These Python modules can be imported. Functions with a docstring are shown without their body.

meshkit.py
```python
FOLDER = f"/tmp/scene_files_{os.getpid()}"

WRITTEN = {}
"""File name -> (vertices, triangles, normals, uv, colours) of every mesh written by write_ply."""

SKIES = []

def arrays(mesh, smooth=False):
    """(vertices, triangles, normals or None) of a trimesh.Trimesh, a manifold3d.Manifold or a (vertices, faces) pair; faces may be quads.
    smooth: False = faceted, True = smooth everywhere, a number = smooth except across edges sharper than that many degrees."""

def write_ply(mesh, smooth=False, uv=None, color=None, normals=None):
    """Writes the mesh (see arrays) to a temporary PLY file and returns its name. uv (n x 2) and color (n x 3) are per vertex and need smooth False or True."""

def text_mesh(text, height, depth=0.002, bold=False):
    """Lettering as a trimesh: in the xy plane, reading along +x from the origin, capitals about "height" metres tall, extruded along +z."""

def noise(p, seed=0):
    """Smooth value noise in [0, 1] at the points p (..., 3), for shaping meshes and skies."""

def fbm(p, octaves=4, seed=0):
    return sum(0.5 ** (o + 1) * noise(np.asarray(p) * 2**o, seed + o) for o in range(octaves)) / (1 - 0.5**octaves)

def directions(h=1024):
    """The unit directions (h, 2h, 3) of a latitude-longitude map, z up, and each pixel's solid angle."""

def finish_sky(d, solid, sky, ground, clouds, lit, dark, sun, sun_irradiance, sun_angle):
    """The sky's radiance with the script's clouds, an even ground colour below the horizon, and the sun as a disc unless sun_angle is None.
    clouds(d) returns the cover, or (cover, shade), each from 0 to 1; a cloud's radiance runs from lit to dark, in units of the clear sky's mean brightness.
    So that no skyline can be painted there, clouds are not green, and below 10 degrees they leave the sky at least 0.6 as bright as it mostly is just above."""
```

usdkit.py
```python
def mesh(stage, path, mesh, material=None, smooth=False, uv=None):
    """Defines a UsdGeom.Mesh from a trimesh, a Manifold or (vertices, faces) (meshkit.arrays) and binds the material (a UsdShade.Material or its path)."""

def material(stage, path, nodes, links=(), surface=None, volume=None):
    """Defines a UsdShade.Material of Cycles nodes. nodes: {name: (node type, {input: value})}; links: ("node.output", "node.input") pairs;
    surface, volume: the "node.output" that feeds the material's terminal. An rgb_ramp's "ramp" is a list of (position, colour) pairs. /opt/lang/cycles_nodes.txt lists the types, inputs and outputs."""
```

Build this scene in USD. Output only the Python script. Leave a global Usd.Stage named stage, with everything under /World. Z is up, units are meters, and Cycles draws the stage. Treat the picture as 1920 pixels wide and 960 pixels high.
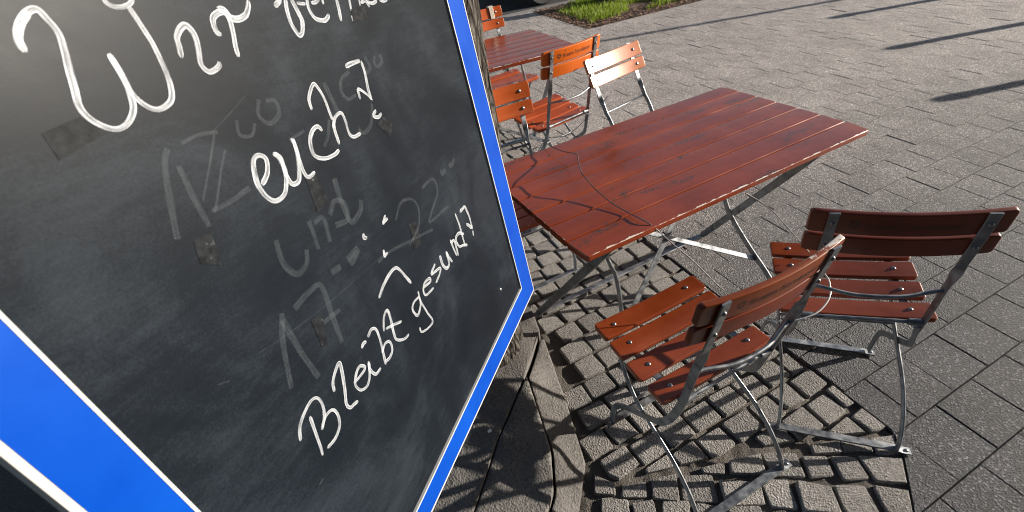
import math, random
import numpy as np, trimesh, usdkit, meshkit
from pxr import Usd, UsdGeom, UsdLux, UsdShade, Gf, Sdf, Vt
from shapely.geometry import Polygon, Point, box as sbox, LineString
from shapely import affinity
from shapely.ops import unary_union

stage = Usd.Stage.CreateInMemory()
UsdGeom.SetStageUpAxis(stage, 'Z'); UsdGeom.SetStageMetersPerUnit(stage, 1.0)
UsdGeom.Xform.Define(stage, '/World'); UsdGeom.Scope.Define(stage, '/World/Looks')
rng = np.random.default_rng(7); random.seed(7)

# ---------------------------------------------------------------- camera, sky, sun, exposure
CAM_H, PITCH, ROLL = 1.56, 0.691480, 0.130779
EXPOSURE = 1.0
SUN_AZ, SUN_EL = math.radians(82.5), math.radians(16.5)
SKY_STRENGTH, SUN_INTENSITY = 0.056, 1.25
cam = UsdGeom.Camera.Define(stage, '/World/camera')
fwd = np.array([0, math.cos(PITCH), -math.sin(PITCH)]); r0 = np.array([1., 0, 0]); d0 = np.cross(fwd, r0)
right = r0 * math.cos(ROLL) + d0 * math.sin(ROLL); down = -r0 * math.sin(ROLL) + d0 * math.cos(ROLL)
m = np.eye(4); m[0, :3] = right; m[1, :3] = -down; m[2, :3] = -fwd; m[3, :3] = [0, 0, CAM_H]
cam.AddTransformOp().Set(Gf.Matrix4d(m.tolist()))
cam.CreateHorizontalApertureAttr(36.0); cam.CreateVerticalApertureAttr(18.0); cam.CreateFocalLengthAttr(16.0)
cam.CreateFStopAttr(8.0); cam.CreateFocusDistanceAttr(1.1); cam.CreateClippingRangeAttr((0.02, 2000.0))
cam.CreateExposureAttr(EXPOSURE)
sky_mat = usdkit.material(stage, '/World/Looks/sky', {
    's': ('sky_texture', {'sky_type': 'single_scattering', 'sun_disc': False, 'sun_elevation': SUN_EL, 'sun_rotation': SUN_AZ, 'aerosol_density': 1.0}),
    'b': ('background_shader', {'strength': SKY_STRENGTH})}, [('s.color', 'b.color')], surface='b.background')
dome = UsdLux.DomeLight.Define(stage, '/World/sky'); dome.GetPrim().SetCustomDataByKey('kind', 'structure')
dome.GetPrim().SetCustomDataByKey('label', 'clear daylight sky'); dome.GetPrim().SetCustomDataByKey('category', 'sky')
UsdShade.MaterialBindingAPI.Apply(dome.GetPrim()).Bind(sky_mat)
sun = UsdLux.DistantLight.Define(stage, '/World/sun')
sun.CreateIntensityAttr(SUN_INTENSITY); sun.CreateAngleAttr(0.53); sun.CreateNormalizeAttr(True) if hasattr(sun, 'CreateNormalizeAttr') else None
sun.CreateColorAttr(Gf.Vec3f(1.0, 0.91, 0.79))
# sun shines along -z of the light: +z points to the sun
zs = np.array([math.sin(SUN_AZ) * math.cos(SUN_EL), math.cos(SUN_AZ) * math.cos(SUN_EL), math.sin(SUN_EL)])
xs = np.cross([0, 0, 1.], zs); xs /= np.linalg.norm(xs); ys = np.cross(zs, xs)
m = np.eye(4); m[0, :3] = xs; m[1, :3] = ys; m[2, :3] = zs
sun.AddTransformOp().Set(Gf.Matrix4d(m.tolist()))

# ---------------------------------------------------------------- helpers
taken = set()
def path_of(name, parent):
    base = str(parent.GetPath()) if parent is not None else '/World'
    p, k = f'{base}/{name}', 0
    while p in taken or stage.GetPrimAtPath(p):
        k += 1; p = f'{base}/{name}_{k:03d}'
    taken.add(p); return p
def tag(prim, label=None, cat=None, group=None, kind=None):
    for k, v in (('label', label), ('category', cat), ('group', group), ('kind', kind)):
        if v: prim.SetCustomDataByKey(k, v)
    return prim
def thing(name, label, cat, loc=(0, 0, 0), rz=0.0, group=None, kind=None):
    x = UsdGeom.Xform.Define(stage, path_of(name, None))
    x.AddTranslateOp().Set(Gf.Vec3d(*map(float, loc)))
    if rz: x.AddRotateZOp().Set(math.degrees(rz))
    return tag(x.GetPrim(), label, cat, group, kind)
def obj(name, mesh, mat, parent=None, smooth=False, uv=None):
    if isinstance(mesh, list): mesh = cat(mesh)
    return usdkit.mesh(stage, path_of(name, parent), mesh, M[mat], smooth=smooth, uv=uv).GetPrim()
def dup(src, label, loc, rz, group=None):
    x = UsdGeom.Xform.Define(stage, path_of(src.GetName().rstrip('0123456789_'), None))
    x.AddTranslateOp().Set(Gf.Vec3d(*map(float, loc))); x.AddRotateZOp().Set(math.degrees(rz))
    p = x.GetPrim(); p.GetReferences().AddInternalReference(src.GetPath()); p.SetInstanceable(True)
    return tag(p, label, src.GetCustomDataByKey('category'), group or src.GetCustomDataByKey('group'))
def cat(l):
    return trimesh.util.concatenate([trimesh.Trimesh(*x, process=False) if isinstance(x, tuple) else x for x in l])
def Rx(a): c, s = math.cos(a), math.sin(a); return np.array([[1, 0, 0], [0, c, -s], [0, s, c]])
def Ry(a): c, s = math.cos(a), math.sin(a); return np.array([[c, 0, s], [0, 1, 0], [-s, 0, c]])
def Rz(a): c, s = math.cos(a), math.sin(a); return np.array([[c, -s, 0], [s, c, 0], [0, 0, 1]])
def spline(pts, n):
    """Catmull-Rom through pts, about n points per span."""
    P = np.asarray(pts, float)
    if len(P) < 3: return np.array([P[0] + (P[-1] - P[0]) * t for t in np.linspace(0, 1, n + 1)])
    Q = np.vstack([2 * P[0] - P[1], P, 2 * P[-1] - P[-2]]); out = []
    for i in range(1, len(Q) - 2):
        a, b, c, d = Q[i - 1:i + 3]
        for t in np.arange(n) / n:
            out.append(.5 * (2 * b + (c - a) * t + (2 * a - 5 * b + 4 * c - d) * t * t + (3 * b - a - 3 * c + d) * t ** 3))
    out.append(P[-1]); return np.array(out)
def sweep(path, ring, side=None):
    """Closed sweep of a 2-D ring (x = along 'side', y = along the other normal) along path. side: a fixed vector, one per point, or None."""
    P = np.asarray(path, float); n = len(P); k = len(ring)
    T = np.gradient(P, axis=0); T /= np.linalg.norm(T, axis=1, keepdims=True) + 1e-12
    V = []
    prev = None
    for i in range(n):
        if side is None:
            s = prev if prev is not None else (np.array([0, 0, 1.]) if abs(T[i][2]) < .9 else np.array([1., 0, 0]))
        else:
            s = np.asarray(side, float); s = s[i] if s.ndim == 2 else s
        s = s - T[i] * (s @ T[i]); s = s / (np.linalg.norm(s) + 1e-12); prev = s
        b = np.cross(T[i], s)
        rg = np.asarray(ring[i] if np.ndim(ring) == 3 else ring)
        V.append(P[i] + rg[:, :1] * s + rg[:, 1:] * b)
    k = len(V[0]); V = np.vstack(V); F = []
    for i in range(n - 1):
        for j in range(k):
            a, b_, c, d = i * k + j, i * k + (j + 1) % k, (i + 1) * k + (j + 1) % k, (i + 1) * k + j
            F += [[a, b_, c], [a, c, d]]
    c0, c1 = len(V), len(V) + 1
    V = np.vstack([V, V[:k].mean(0), V[(n - 1) * k:n * k].mean(0)])
    for j in range(k):
        F += [[c0, (j + 1) % k, j], [c1, (n - 1) * k + j, (n - 1) * k + (j + 1) % k]]
    t = trimesh.Trimesh(V, F, process=False)
    if t.volume < 0: t.invert()
    return t
def circle(r, k=8): a = np.arange(k) / k * 2 * np.pi; return np.stack([r * np.cos(a), r * np.sin(a)], 1)
def bar_ring(w, t, e=None):
    e = e if e is not None else min(w, t) * .25; a, b = w / 2, t / 2
    return np.array([[a - e, -b], [a, -b + e], [a, b - e], [a - e, b], [-a + e, b], [-a, b - e], [-a, -b + e], [-a + e, -b]])
def tube(pts, r, n=4, k=8): return sweep(spline(pts, n) if n else np.asarray(pts, float), circle(r, k))
def bbox(cx, cy, cz, sx, sy, sz, e=0.0):
    if e <= 0:
        b = trimesh.creation.box((sx, sy, sz)); b.apply_translation((cx, cy, cz)); return b
    ring = bar_ring(sy, sz, e); m_ = sweep(np.array([[-sx / 2, 0, 0], [-sx / 2 + e, 0, 0], [sx / 2 - e, 0, 0], [sx / 2, 0, 0]]),
        np.stack([ring * (1 - 2 * e / max(sy, sz)), ring, ring, ring * (1 - 2 * e / max(sy, sz))]), side=(0, 1, 0)); m_.apply_translation((cx, cy, cz)); return m_
def dome_bolt(c, axis, r=.0085, h=.005):
    s = trimesh.creation.icosphere(2, 1.0); s = s.slice_plane([0, 0, 0], [0, 0, 1]); s.apply_scale([r, r, h])
    t = trimesh.geometry.align_vectors([0, 0, 1], axis); s.apply_transform(t); s.apply_translation(c); return s
def slat(L, W, T, r=.012, e=.003, n=16):
    """A rounded plank along x, centred, W across y, T thick in z."""
    th = np.linspace(0, np.pi / 2, 5); xe = L / 2 - r + r * np.sin(th); he = W / 2 - r + r * np.cos(th)
    xs_ = np.concatenate([-xe[::-1], np.linspace(-L / 2 + r, L / 2 - r, n)[1:-1], xe]); hs = np.concatenate([he[::-1], np.full(n - 2, W / 2), he])
    rings = []
    for x, h in zip(xs_, hs):
        end = e * .9 if abs(abs(x) - L / 2) < 1e-6 else 0
        a, b = h, T / 2
        rings.append(np.array([[a - e, -b + end], [a, -b + e], [a, b - e], [a - e, b - end], [-a + e, b - end], [-a, b - e], [-a, -b + e], [-a + e, -b + end]]))
    return sweep(np.stack([xs_, 0 * xs_, 0 * xs_], 1), np.array(rings), side=(0, 1, 0))

# ---------------------------------------------------------------- materials
M = {}
def mat(name, nodes, links, surface='p.BSDF'):
    M[name] = usdkit.material(stage, f'/World/Looks/{name}', nodes, links, surface=surface)
def wood(name, base, dark, pale, rough=.32, edge=None, wear=.66, scale=1.0, spec=.5):
    """Lacquered plank, grain along the object's x; edge: (expression nodes, links, output) mask of rubbed-off lacquer."""
    nodes = {'tc': ('texture_coordinate', {}), 'oi': ('object_info', {}),
        'mp': ('mapping', {'scale': (1.6 * scale, 26 * scale, 26 * scale)}), 'g': ('noise_texture', {'scale': 1.0, 'detail': 5, 'roughness': .62}),
        'r': ('rgb_ramp', {'ramp': [(.25, dark), (.55, base), (.8, pale)]}),
        'pn': ('noise_texture', {'scale': 9.0, 'detail': 6, 'roughness': .7}), 'pm': ('mapping', {'scale': (.45, 1.6, 1.6)}),
        'pr': ('rgb_ramp', {'ramp': [(wear, (0, 0, 0)), (wear + .04, (1, 1, 1))]}),
        'fn': ('noise_texture', {'scale': 160.0, 'detail': 3}), 'pmul': ('mix_color', {'blend_type': 'multiply', 'fac': 1.0}),
        'fr': ('rgb_ramp', {'ramp': [(.46, (0, 0, 0)), (.56, (1, 1, 1))]}),
        'mx': ('mix_color', {'blend_type': 'mix', 'b': (.045, .035, .03)}),
        'bl': ('noise_texture', {'scale': 5.0, 'detail': 4}), 'blr': ('rgb_ramp', {'ramp': [(.35, (.78, .78, .78)), (.7, (1.12, 1.1, 1.1))]}),
        'mb': ('mix_color', {'blend_type': 'multiply', 'fac': 1.0}),
        'rr': ('rgb_ramp', {'ramp': [(.3, (rough - .07,) * 3), (.7, (rough + .12,) * 3)]}),
        'bp': ('bump', {'strength': .25, 'distance': .0006}), 'p': ('principled_bsdf', {'specular_ior_level': spec})}
    links = [('tc.object', 'mp.vector'), ('mp.vector', 'g.vector'), ('g.fac', 'r.fac'), ('tc.object', 'pm.vector'), ('pm.vector', 'pn.vector'), ('pn.fac', 'pr.fac'),
        ('tc.object', 'fn.vector'), ('fn.fac', 'fr.fac'), ('pr.color', 'pmul.a'), ('fr.color', 'pmul.b'), ('tc.object', 'bl.vector'), ('bl.fac', 'blr.fac'),
        ('r.color', 'mb.a'), ('blr.color', 'mb.b'), ('mb.result', 'mx.a'), ('pmul.result', 'mx.fac'), ('bl.fac', 'rr.fac'), ('rr.color', 'p.roughness'),
        ('g.fac', 'bp.height'), ('bp.normal', 'p.normal')]
    out = 'mx.result'
    if edge:
        en, el, eo, colour = edge
        nodes.update(en); links += el
        nodes['ex'] = ('mix_color', {'b': colour}); links += [(out, 'ex.a'), (eo, 'ex.fac')]; out = 'ex.result'
    links.append((out, 'p.base_color'))
    mat(name, nodes, links)
def edge_mask(axis, lo, hi, width, amp, scale=22.0, both=False, up=.45):
    """Worn edge: 1 where the object coordinate 'axis' lies beyond hi - width, with a ragged limit."""
    en = {'se': ('separate_xyz', {}), 'e_n': ('noise_texture', {'scale': scale, 'detail': 5, 'roughness': .75}),
        'e_m': ('math', {'math_type': 'multiply', 'value2': amp}), 'e_a': ('math', {'math_type': 'add'}),
        'e_r': ('map_range', {'from_min': hi - width + amp * .5, 'from_max': hi - width + amp * .5 + .0012, 'clamp': True}),
        'e_g': ('geometry', {}), 'e_s': ('separate_xyz', {}), 'e_u': ('math', {'math_type': 'greater_than', 'value2': up}), 'e_o': ('math', {'math_type': 'multiply'})}
    el = [('tc.object', 'se.vector'), ('tc.object', 'e_n.vector'), ('e_n.fac', 'e_m.value1'), ('e_m.value', 'e_a.value2'), ('e_a.value', 'e_r.value'), ('e_g.normal', 'e_s.vector'), ('e_s.z', 'e_u.value1'), ('e_r.result', 'e_o.value1'), ('e_u.value', 'e_o.value2')]
    if both:
        en['e_ab'] = ('math', {'math_type': 'absolute'}); el += [('se.' + axis, 'e_ab.value1'), ('e_ab.value', 'e_a.value1')]
    else:
        el += [('se.' + axis, 'e_a.value1')]
    return en, el, 'e_o.value'
def edge_neg(axis, lim, width, amp, scale=22.0):
    en, el, eo = edge_mask(axis, 0, -lim, width, amp, scale)
    en['e_ng'] = ('math', {'math_type': 'multiply', 'value2': -1.0})
    el = [l for l in el if l[1] != 'e_a.value1'] + [('se.' + axis, 'e_ng.value1'), ('e_ng.value', 'e_a.value1')]
    return en, el, eo
BARE = (.62, .57, .52)
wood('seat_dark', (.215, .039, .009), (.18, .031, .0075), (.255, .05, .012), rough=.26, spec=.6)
wood('back_dark', (.17, .028, .007), (.14, .021, .006), (.2, .036, .009), rough=.3)  # base lowered so shaded backrests read dark: shade put into the colour
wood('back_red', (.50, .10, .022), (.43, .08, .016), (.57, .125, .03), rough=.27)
wood('back_pale', (.55, .17, .055), (.5, .14, .045), (.62, .21, .075), rough=.36)  # paler base carries part of the sun glare in the colour
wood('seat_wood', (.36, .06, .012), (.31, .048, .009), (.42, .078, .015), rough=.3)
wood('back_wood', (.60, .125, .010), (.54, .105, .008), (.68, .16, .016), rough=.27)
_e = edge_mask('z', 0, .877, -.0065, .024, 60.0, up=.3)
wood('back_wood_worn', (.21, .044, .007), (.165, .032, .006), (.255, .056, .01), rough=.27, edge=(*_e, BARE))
def speckle(name, base, light, dark, scale, rough=.85, bump=.0025, blot=.25, worn=None, ivar=(.78, 1.15)):
    nodes = {'tc': ('texture_coordinate', {}), 'g': ('geometry', {}),
        'v': ('voronoi_texture', {'scale': scale, 'feature': 'f1'}), 'w': ('noise_texture', {'scale': scale * .8, 'detail': 6, 'roughness': .72}),
        'r': ('rgb_ramp', {'ramp': [(.2, dark), (.45, base), (.62, base), (.8, light)]}), 'hs': ('separate_color', {}),
        'sr': ('rgb_ramp', {'ramp': [(0, dark), (.35, base), (.8, base), (1, light)]}), 'm1': ('mix_color', {'fac': .5}),
        'bn': ('noise_texture', {'scale': 3.0, 'detail': 5, 'roughness': .6}), 'br': ('rgb_ramp', {'ramp': [(.3, (1 - blot,) * 3), (.7, (1 + blot * .6,) * 3)]}),
        'mb': ('mix_color', {'blend_type': 'multiply', 'fac': 1.0}),
        'rnd': ('geometry', {}), 'ir': ('map_range', {'to_min': ivar[0], 'to_max': ivar[1]}), 'mi': ('mix_color', {'blend_type': 'multiply', 'fac': 1.0}), 'oi': ('object_info', {}),
        'add': ('math', {'math_type': 'add'}), 'bp': ('bump', {'strength': 1.0, 'distance': bump}),
        'p': ('principled_bsdf', {'roughness': rough, 'specular_ior_level': .4})}
    links = [('g.position', 'v.vector'), ('g.position', 'w.vector'), ('w.fac', 'r.fac'), ('v.color', 'hs.color'), ('hs.r', 'sr.fac'), ('r.color', 'm1.a'), ('sr.color', 'm1.b'),
        ('g.position', 'bn.vector'), ('bn.fac', 'br.fac'), ('m1.result', 'mb.a'), ('br.color', 'mb.b'), ('oi.random', 'ir.value'), ('mb.result', 'mi.a'), ('ir.result', 'mi.b'),
        ('mi.result', 'p.base_color'), ('w.fac', 'add.value1'), ('v.distance', 'add.value2'), ('add.value', 'bp.height'), ('bp.normal', 'p.normal')]
    if worn:                                    # brightness of the far paving painted into its colour; worn: (v0, v1, colour factor)
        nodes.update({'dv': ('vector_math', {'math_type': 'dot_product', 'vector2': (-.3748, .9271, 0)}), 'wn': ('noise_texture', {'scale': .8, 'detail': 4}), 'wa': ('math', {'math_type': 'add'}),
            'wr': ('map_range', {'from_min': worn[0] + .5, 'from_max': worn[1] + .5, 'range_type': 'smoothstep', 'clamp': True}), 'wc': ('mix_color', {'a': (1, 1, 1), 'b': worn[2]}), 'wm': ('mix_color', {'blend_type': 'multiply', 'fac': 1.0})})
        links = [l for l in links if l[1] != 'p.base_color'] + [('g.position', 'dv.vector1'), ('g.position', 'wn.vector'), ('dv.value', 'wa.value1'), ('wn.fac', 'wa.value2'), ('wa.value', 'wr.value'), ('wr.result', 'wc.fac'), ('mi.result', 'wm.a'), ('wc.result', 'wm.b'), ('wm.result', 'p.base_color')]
    mat(name, nodes, links)
speckle('cobble', (.265, .25, .236), (.47, .455, .44), (.06, .055, .052), 190, bump=.0055)
speckle('slab', (.050, .052, .060), (.26, .26, .29), (.010, .010, .013), 190, bump=.006, rough=.75, ivar=(.92, 1.06), worn=(.2, 2.5, (6.0, 5.25, 4.35)))  # last argument brightens the far slabs, light put into the colour
speckle('slab_far', (.2, .19, .185), (.4, .38, .37), (.09, .09, .09), 120, bump=.002, rough=.75)
speckle('sand', (.13, .115, .10), (.24, .21, .18), (.05, .045, .04), 260, bump=.004)
speckle('asphalt', (.06, .06, .065), (.13, .13, .13), (.025, .025, .028), 200, bump=.003)
speckle('stone', (.15, .14, .133), (.23, .217, .205), (.06, .055, .051), 150, bump=.0022, blot=.35)
speckle('soil', (.11, .07, .05), (.2, .13, .1), (.04, .025, .02), 90, bump=.01)
mat('steel', {'tc': ('texture_coordinate', {}), 'n': ('noise_texture', {'scale': 35.0, 'detail': 5}), 'n2': ('noise_texture', {'scale': 300.0, 'detail': 2}),
    'r': ('rgb_ramp', {'ramp': [(.3, (.15, .16, .175)), (.7, (.33, .345, .36))]}), 'rr': ('rgb_ramp', {'ramp': [(.3, (.32,) * 3), (.7, (.55,) * 3)]}),
    'b': ('bump', {'strength': .2, 'distance': .0004}), 'p': ('principled_bsdf', {'metallic': .85})},
    [('tc.object', 'n.vector'), ('tc.object', 'n2.vector'), ('n.fac', 'r.fac'), ('r.color', 'p.base_color'), ('n.fac', 'rr.fac'), ('rr.color', 'p.roughness'), ('n2.fac', 'b.height'), ('b.normal', 'p.normal')])
def plain(name, col, rough=.5, metal=0.0, var=.12, scale=20.0, spec=.5, **kw):
    mat(name, {'tc': ('texture_coordinate', {}), 'n': ('noise_texture', {'scale': scale, 'detail': 4}),
        'r': ('rgb_ramp', {'ramp': [(.3, tuple(c * (1 - var) for c in col)), (.7, tuple(min(1, c * (1 + var)) for c in col))]}),
        'p': ('principled_bsdf', {'roughness': rough, 'metallic': metal, 'specular_ior_level': spec, **kw})},
        [('tc.object', 'n.vector'), ('n.fac', 'r.fac'), ('r.color', 'p.base_color')])
plain('bolt', (.26, .26, .27), .35, .9); plain('print_ink', (.055, .02, .012), .5); plain('white_line', (.5, .5, .5), .45, var=.06)
plain('cream', (.44, .43, .41), .5, var=.06); plain('cable', (.10, .09, .10), .4, .4); plain('cable_clear', (.6, .6, .58), .35); plain('rubber', (.02, .02, .022), .7)
plain('alloy', (.55, .56, .58), .3, .8); plain('car_paint', (.09, .09, .10), .25, var=.03, coat_weight=1.0); plain('glass', (.02, .025, .03), .08); plain('paper', (.75, .78, .82), .7)
plain('cord', (.72, .66, .55), .85, scale=300, var=.35); plain('post_metal', (.1, .1, .11), .5, .6); plain('lamp_red', (.5, .02, .02), .3); plain('batten', (.2, .14, .09), .8)
plain('leaf', (.21, .12, .075), .8, var=.5, scale=40); plain('plastic_dark', (.03, .03, .033), .6)
mat('blue', {'tc': ('texture_coordinate', {}), 'n': ('noise_texture', {'scale': 6.0, 'detail': 5, 'roughness': .6}), 'r': ('rgb_ramp', {'ramp': [(.3, (0, .034, .28)), (.7, (0, .056, .37))]}),
    'sm': ('mapping', {'scale': (60, 9, 9), 'rotation': (0, 0, .5)}), 'sn': ('noise_texture', {'scale': 1.0, 'detail': 6, 'roughness': .75}), 'sr': ('rgb_ramp', {'ramp': [(.69, (0,) * 3), (.76, (.35,) * 3)]}), 'mx': ('mix_color', {'b': (.16, .25, .42)}),
    'rr': ('rgb_ramp', {'ramp': [(.3, (.3,) * 3), (.7, (.5,) * 3)]}), 'p': ('principled_bsdf', {'specular_ior_level': .12})},
    [('tc.object', 'n.vector'), ('n.fac', 'r.fac'), ('tc.object', 'sm.vector'), ('sm.vector', 'sn.vector'), ('sn.fac', 'sr.fac'), ('sr.color', 'mx.fac'), ('r.color', 'mx.a'), ('mx.result', 'p.base_color'), ('n.fac', 'rr.fac'), ('rr.color', 'p.roughness')])
mat('chalkboard', {'tc': ('texture_coordinate', {}), 'mp': ('mapping', {'scale': (1.2, 1.2, 1.2), 'rotation': (0, 0, .9)}), 'mp2': ('mapping', {'scale': (3, 22, 3), 'rotation': (0, 0, .8)}),
    'n': ('noise_texture', {'scale': 5.0, 'detail': 6, 'roughness': .62, 'distortion': .6}), 's': ('noise_texture', {'scale': 6.0, 'detail': 5, 'roughness': .7}), 'f': ('noise_texture', {'scale': 700.0, 'detail': 2}),
    'a': ('mix_float', {'fac': .22}), 'a2': ('mix_float', {'fac': .2}),
    'r': ('rgb_ramp', {'ramp': [(.32, (.003, .0048, .008)), (.5, (.0068, .0098, .0145)), (.68, (.021, .028, .037))]}),
    'rr': ('rgb_ramp', {'ramp': [(.3, (.36,) * 3), (.7, (.46,) * 3)]}), 'b': ('bump', {'strength': .15, 'distance': .0001}), 'p': ('principled_bsdf', {'specular_ior_level': .08})},
    [('tc.object', 'mp.vector'), ('mp.vector', 'n.vector'), ('tc.object', 'mp2.vector'), ('mp2.vector', 's.vector'), ('n.fac', 'a.a'), ('s.fac', 'a.b'), ('tc.object', 'f.vector'), ('a.result', 'a2.a'), ('f.fac', 'a2.b'),
     ('a2.result', 'r.fac'), ('r.color', 'p.base_color'), ('n.fac', 'rr.fac'), ('rr.color', 'p.roughness'), ('f.fac', 'b.height'), ('b.normal', 'p.normal')])
def ink(name, col, lo, hi, strength, across=9.0, along=.9, edge=1.0):
    """Marker paint in streaks along the stroke: uv x runs along in centimetres, y across in stroke widths."""
    mat(name, {'u': ('attribute', {'attribute': 'st'}), 'mp': ('mapping', {'scale': (along, across, 1)}), 'n': ('noise_texture', {'scale': 1.0, 'detail': 4, 'roughness': .65, 'dimensions': '2D'}),
        'r': ('map_range', {'from_min': lo, 'from_max': hi, 'to_min': strength[0], 'to_max': strength[1], 'clamp': True}),
        's': ('separate_xyz', {}), 'c': ('math', {'math_type': 'subtract', 'value2': .5}), 'a': ('math', {'math_type': 'absolute'}), 'e': ('map_range', {'from_min': .24, 'from_max': .40, 'to_min': edge, 'to_max': 1.0, 'clamp': True}),
        'm': ('math', {'math_type': 'multiply'}),
        'p': ('principled_bsdf', {'base_color': col, 'roughness': .55}), 't': ('transparent_bsdf', {}), 'mx': ('mix_closure', {})},
        [('u.vector', 'mp.vector'), ('mp.vector', 'n.vector'), ('n.fac', 'r.value'), ('u.vector', 's.vector'), ('s.y', 'c.value1'), ('c.value', 'a.value1'), ('a.value', 'e.value'), ('r.result', 'm.value1'), ('e.result', 'm.value2'),
         ('m.value', 'mx.fac'), ('t.BSDF', 'mx.closure1'), ('p.BSDF', 'mx.closure2')], surface='mx.closure')
ink('paint_marker', (.58, .62, .68), .36, .58, (.15, 1.0), 6.0, .5, .5); ink('erased_chalk', (.34, .4, .45), .3, .7, (.015, .06), 3.0, .5)
mat('tape', {'tc': ('texture_coordinate', {}), 'n': ('noise_texture', {'scale': 120.0, 'detail': 4, 'roughness': .7}), 'r': ('rgb_ramp', {'ramp': [(.4, (.008, .009, .011)), (.66, (.02, .023, .026)), (.72, (.2, .21, .22))]}),
    'p': ('principled_bsdf', {'roughness': .45, 'specular_ior_level': .05})}, [('tc.object', 'n.vector'), ('n.fac', 'r.fac'), ('r.color', 'p.base_color')])
mat('bark', {'g': ('geometry', {}), 'mp': ('mapping', {'scale': (1, 1, .3)}), 'wn': ('noise_texture', {'scale': 18.0, 'detail': 3}), 'wv': ('vector_math', {'math_type': 'multiply_add', 'vector2': (.03, .03, .03)}),
    'v': ('voronoi_texture', {'scale': 42.0, 'feature': 'distance_to_edge'}), 'n': ('noise_texture', {'scale': 70.0, 'detail': 6, 'roughness': .75}),
    'vr': ('rgb_ramp', {'ramp': [(.0, (.25,) * 3), (.12, (.8,) * 3), (.35, (1,) * 3)]}), 'm': ('mix_color', {'blend_type': 'multiply', 'fac': 1.0}),
    'r': ('rgb_ramp', {'ramp': [(.3, (.03, .025, .021)), (.5, (.085, .074, .064)), (.7, (.19, .175, .155))]}), 'vp': ('map_range', {'from_min': 0, 'from_max': .25, 'clamp': True}), 'ad': ('math', {'math_type': 'add'}),
    'b': ('bump', {'strength': 1.0, 'distance': .012}), 'p': ('principled_bsdf', {'roughness': .95, 'specular_ior_level': .2})},
    [('g.position', 'mp.vector'), ('mp.vector', 'wn.vector'), ('wn.color', 'wv.vector1'), ('mp.vector', 'wv.vector3'), ('wv.vector', 'v.vector'), ('mp.vector', 'n.vector'), ('n.fac', 'r.fac'), ('v.distance', 'vr.fac'), ('r.color', 'm.a'), ('vr.color', 'm.b'), ('m.result', 'p.base_color'),
     ('v.distance', 'vp.value'), ('vp.result', 'ad.value1'), ('n.fac', 'ad.value2'), ('ad.value', 'b.height'), ('b.normal', 'p.normal')])
mat('grass', {'oi': ('geometry', {}), 'n': ('noise_texture', {'scale': 40.0, 'detail': 5, 'roughness': .7}), 'r': ('rgb_ramp', {'ramp': [(.3, (.09, .16, .012)), (.5, (.22, .32, .03)), (.66, (.42, .43, .07)), (.76, (.40, .32, .12))]}),
    'd': ('principled_bsdf', {'roughness': .5}), 't': ('translucent_bsdf', {}), 'mx': ('mix_closure', {'fac': .45})},
    [('oi.position', 'n.vector'), ('n.fac', 'r.fac'), ('r.color', 'd.base_color'), ('r.color', 't.color'), ('d.BSDF', 'mx.closure1'), ('t.BSDF', 'mx.closure2')], surface='mx.closure')

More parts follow.
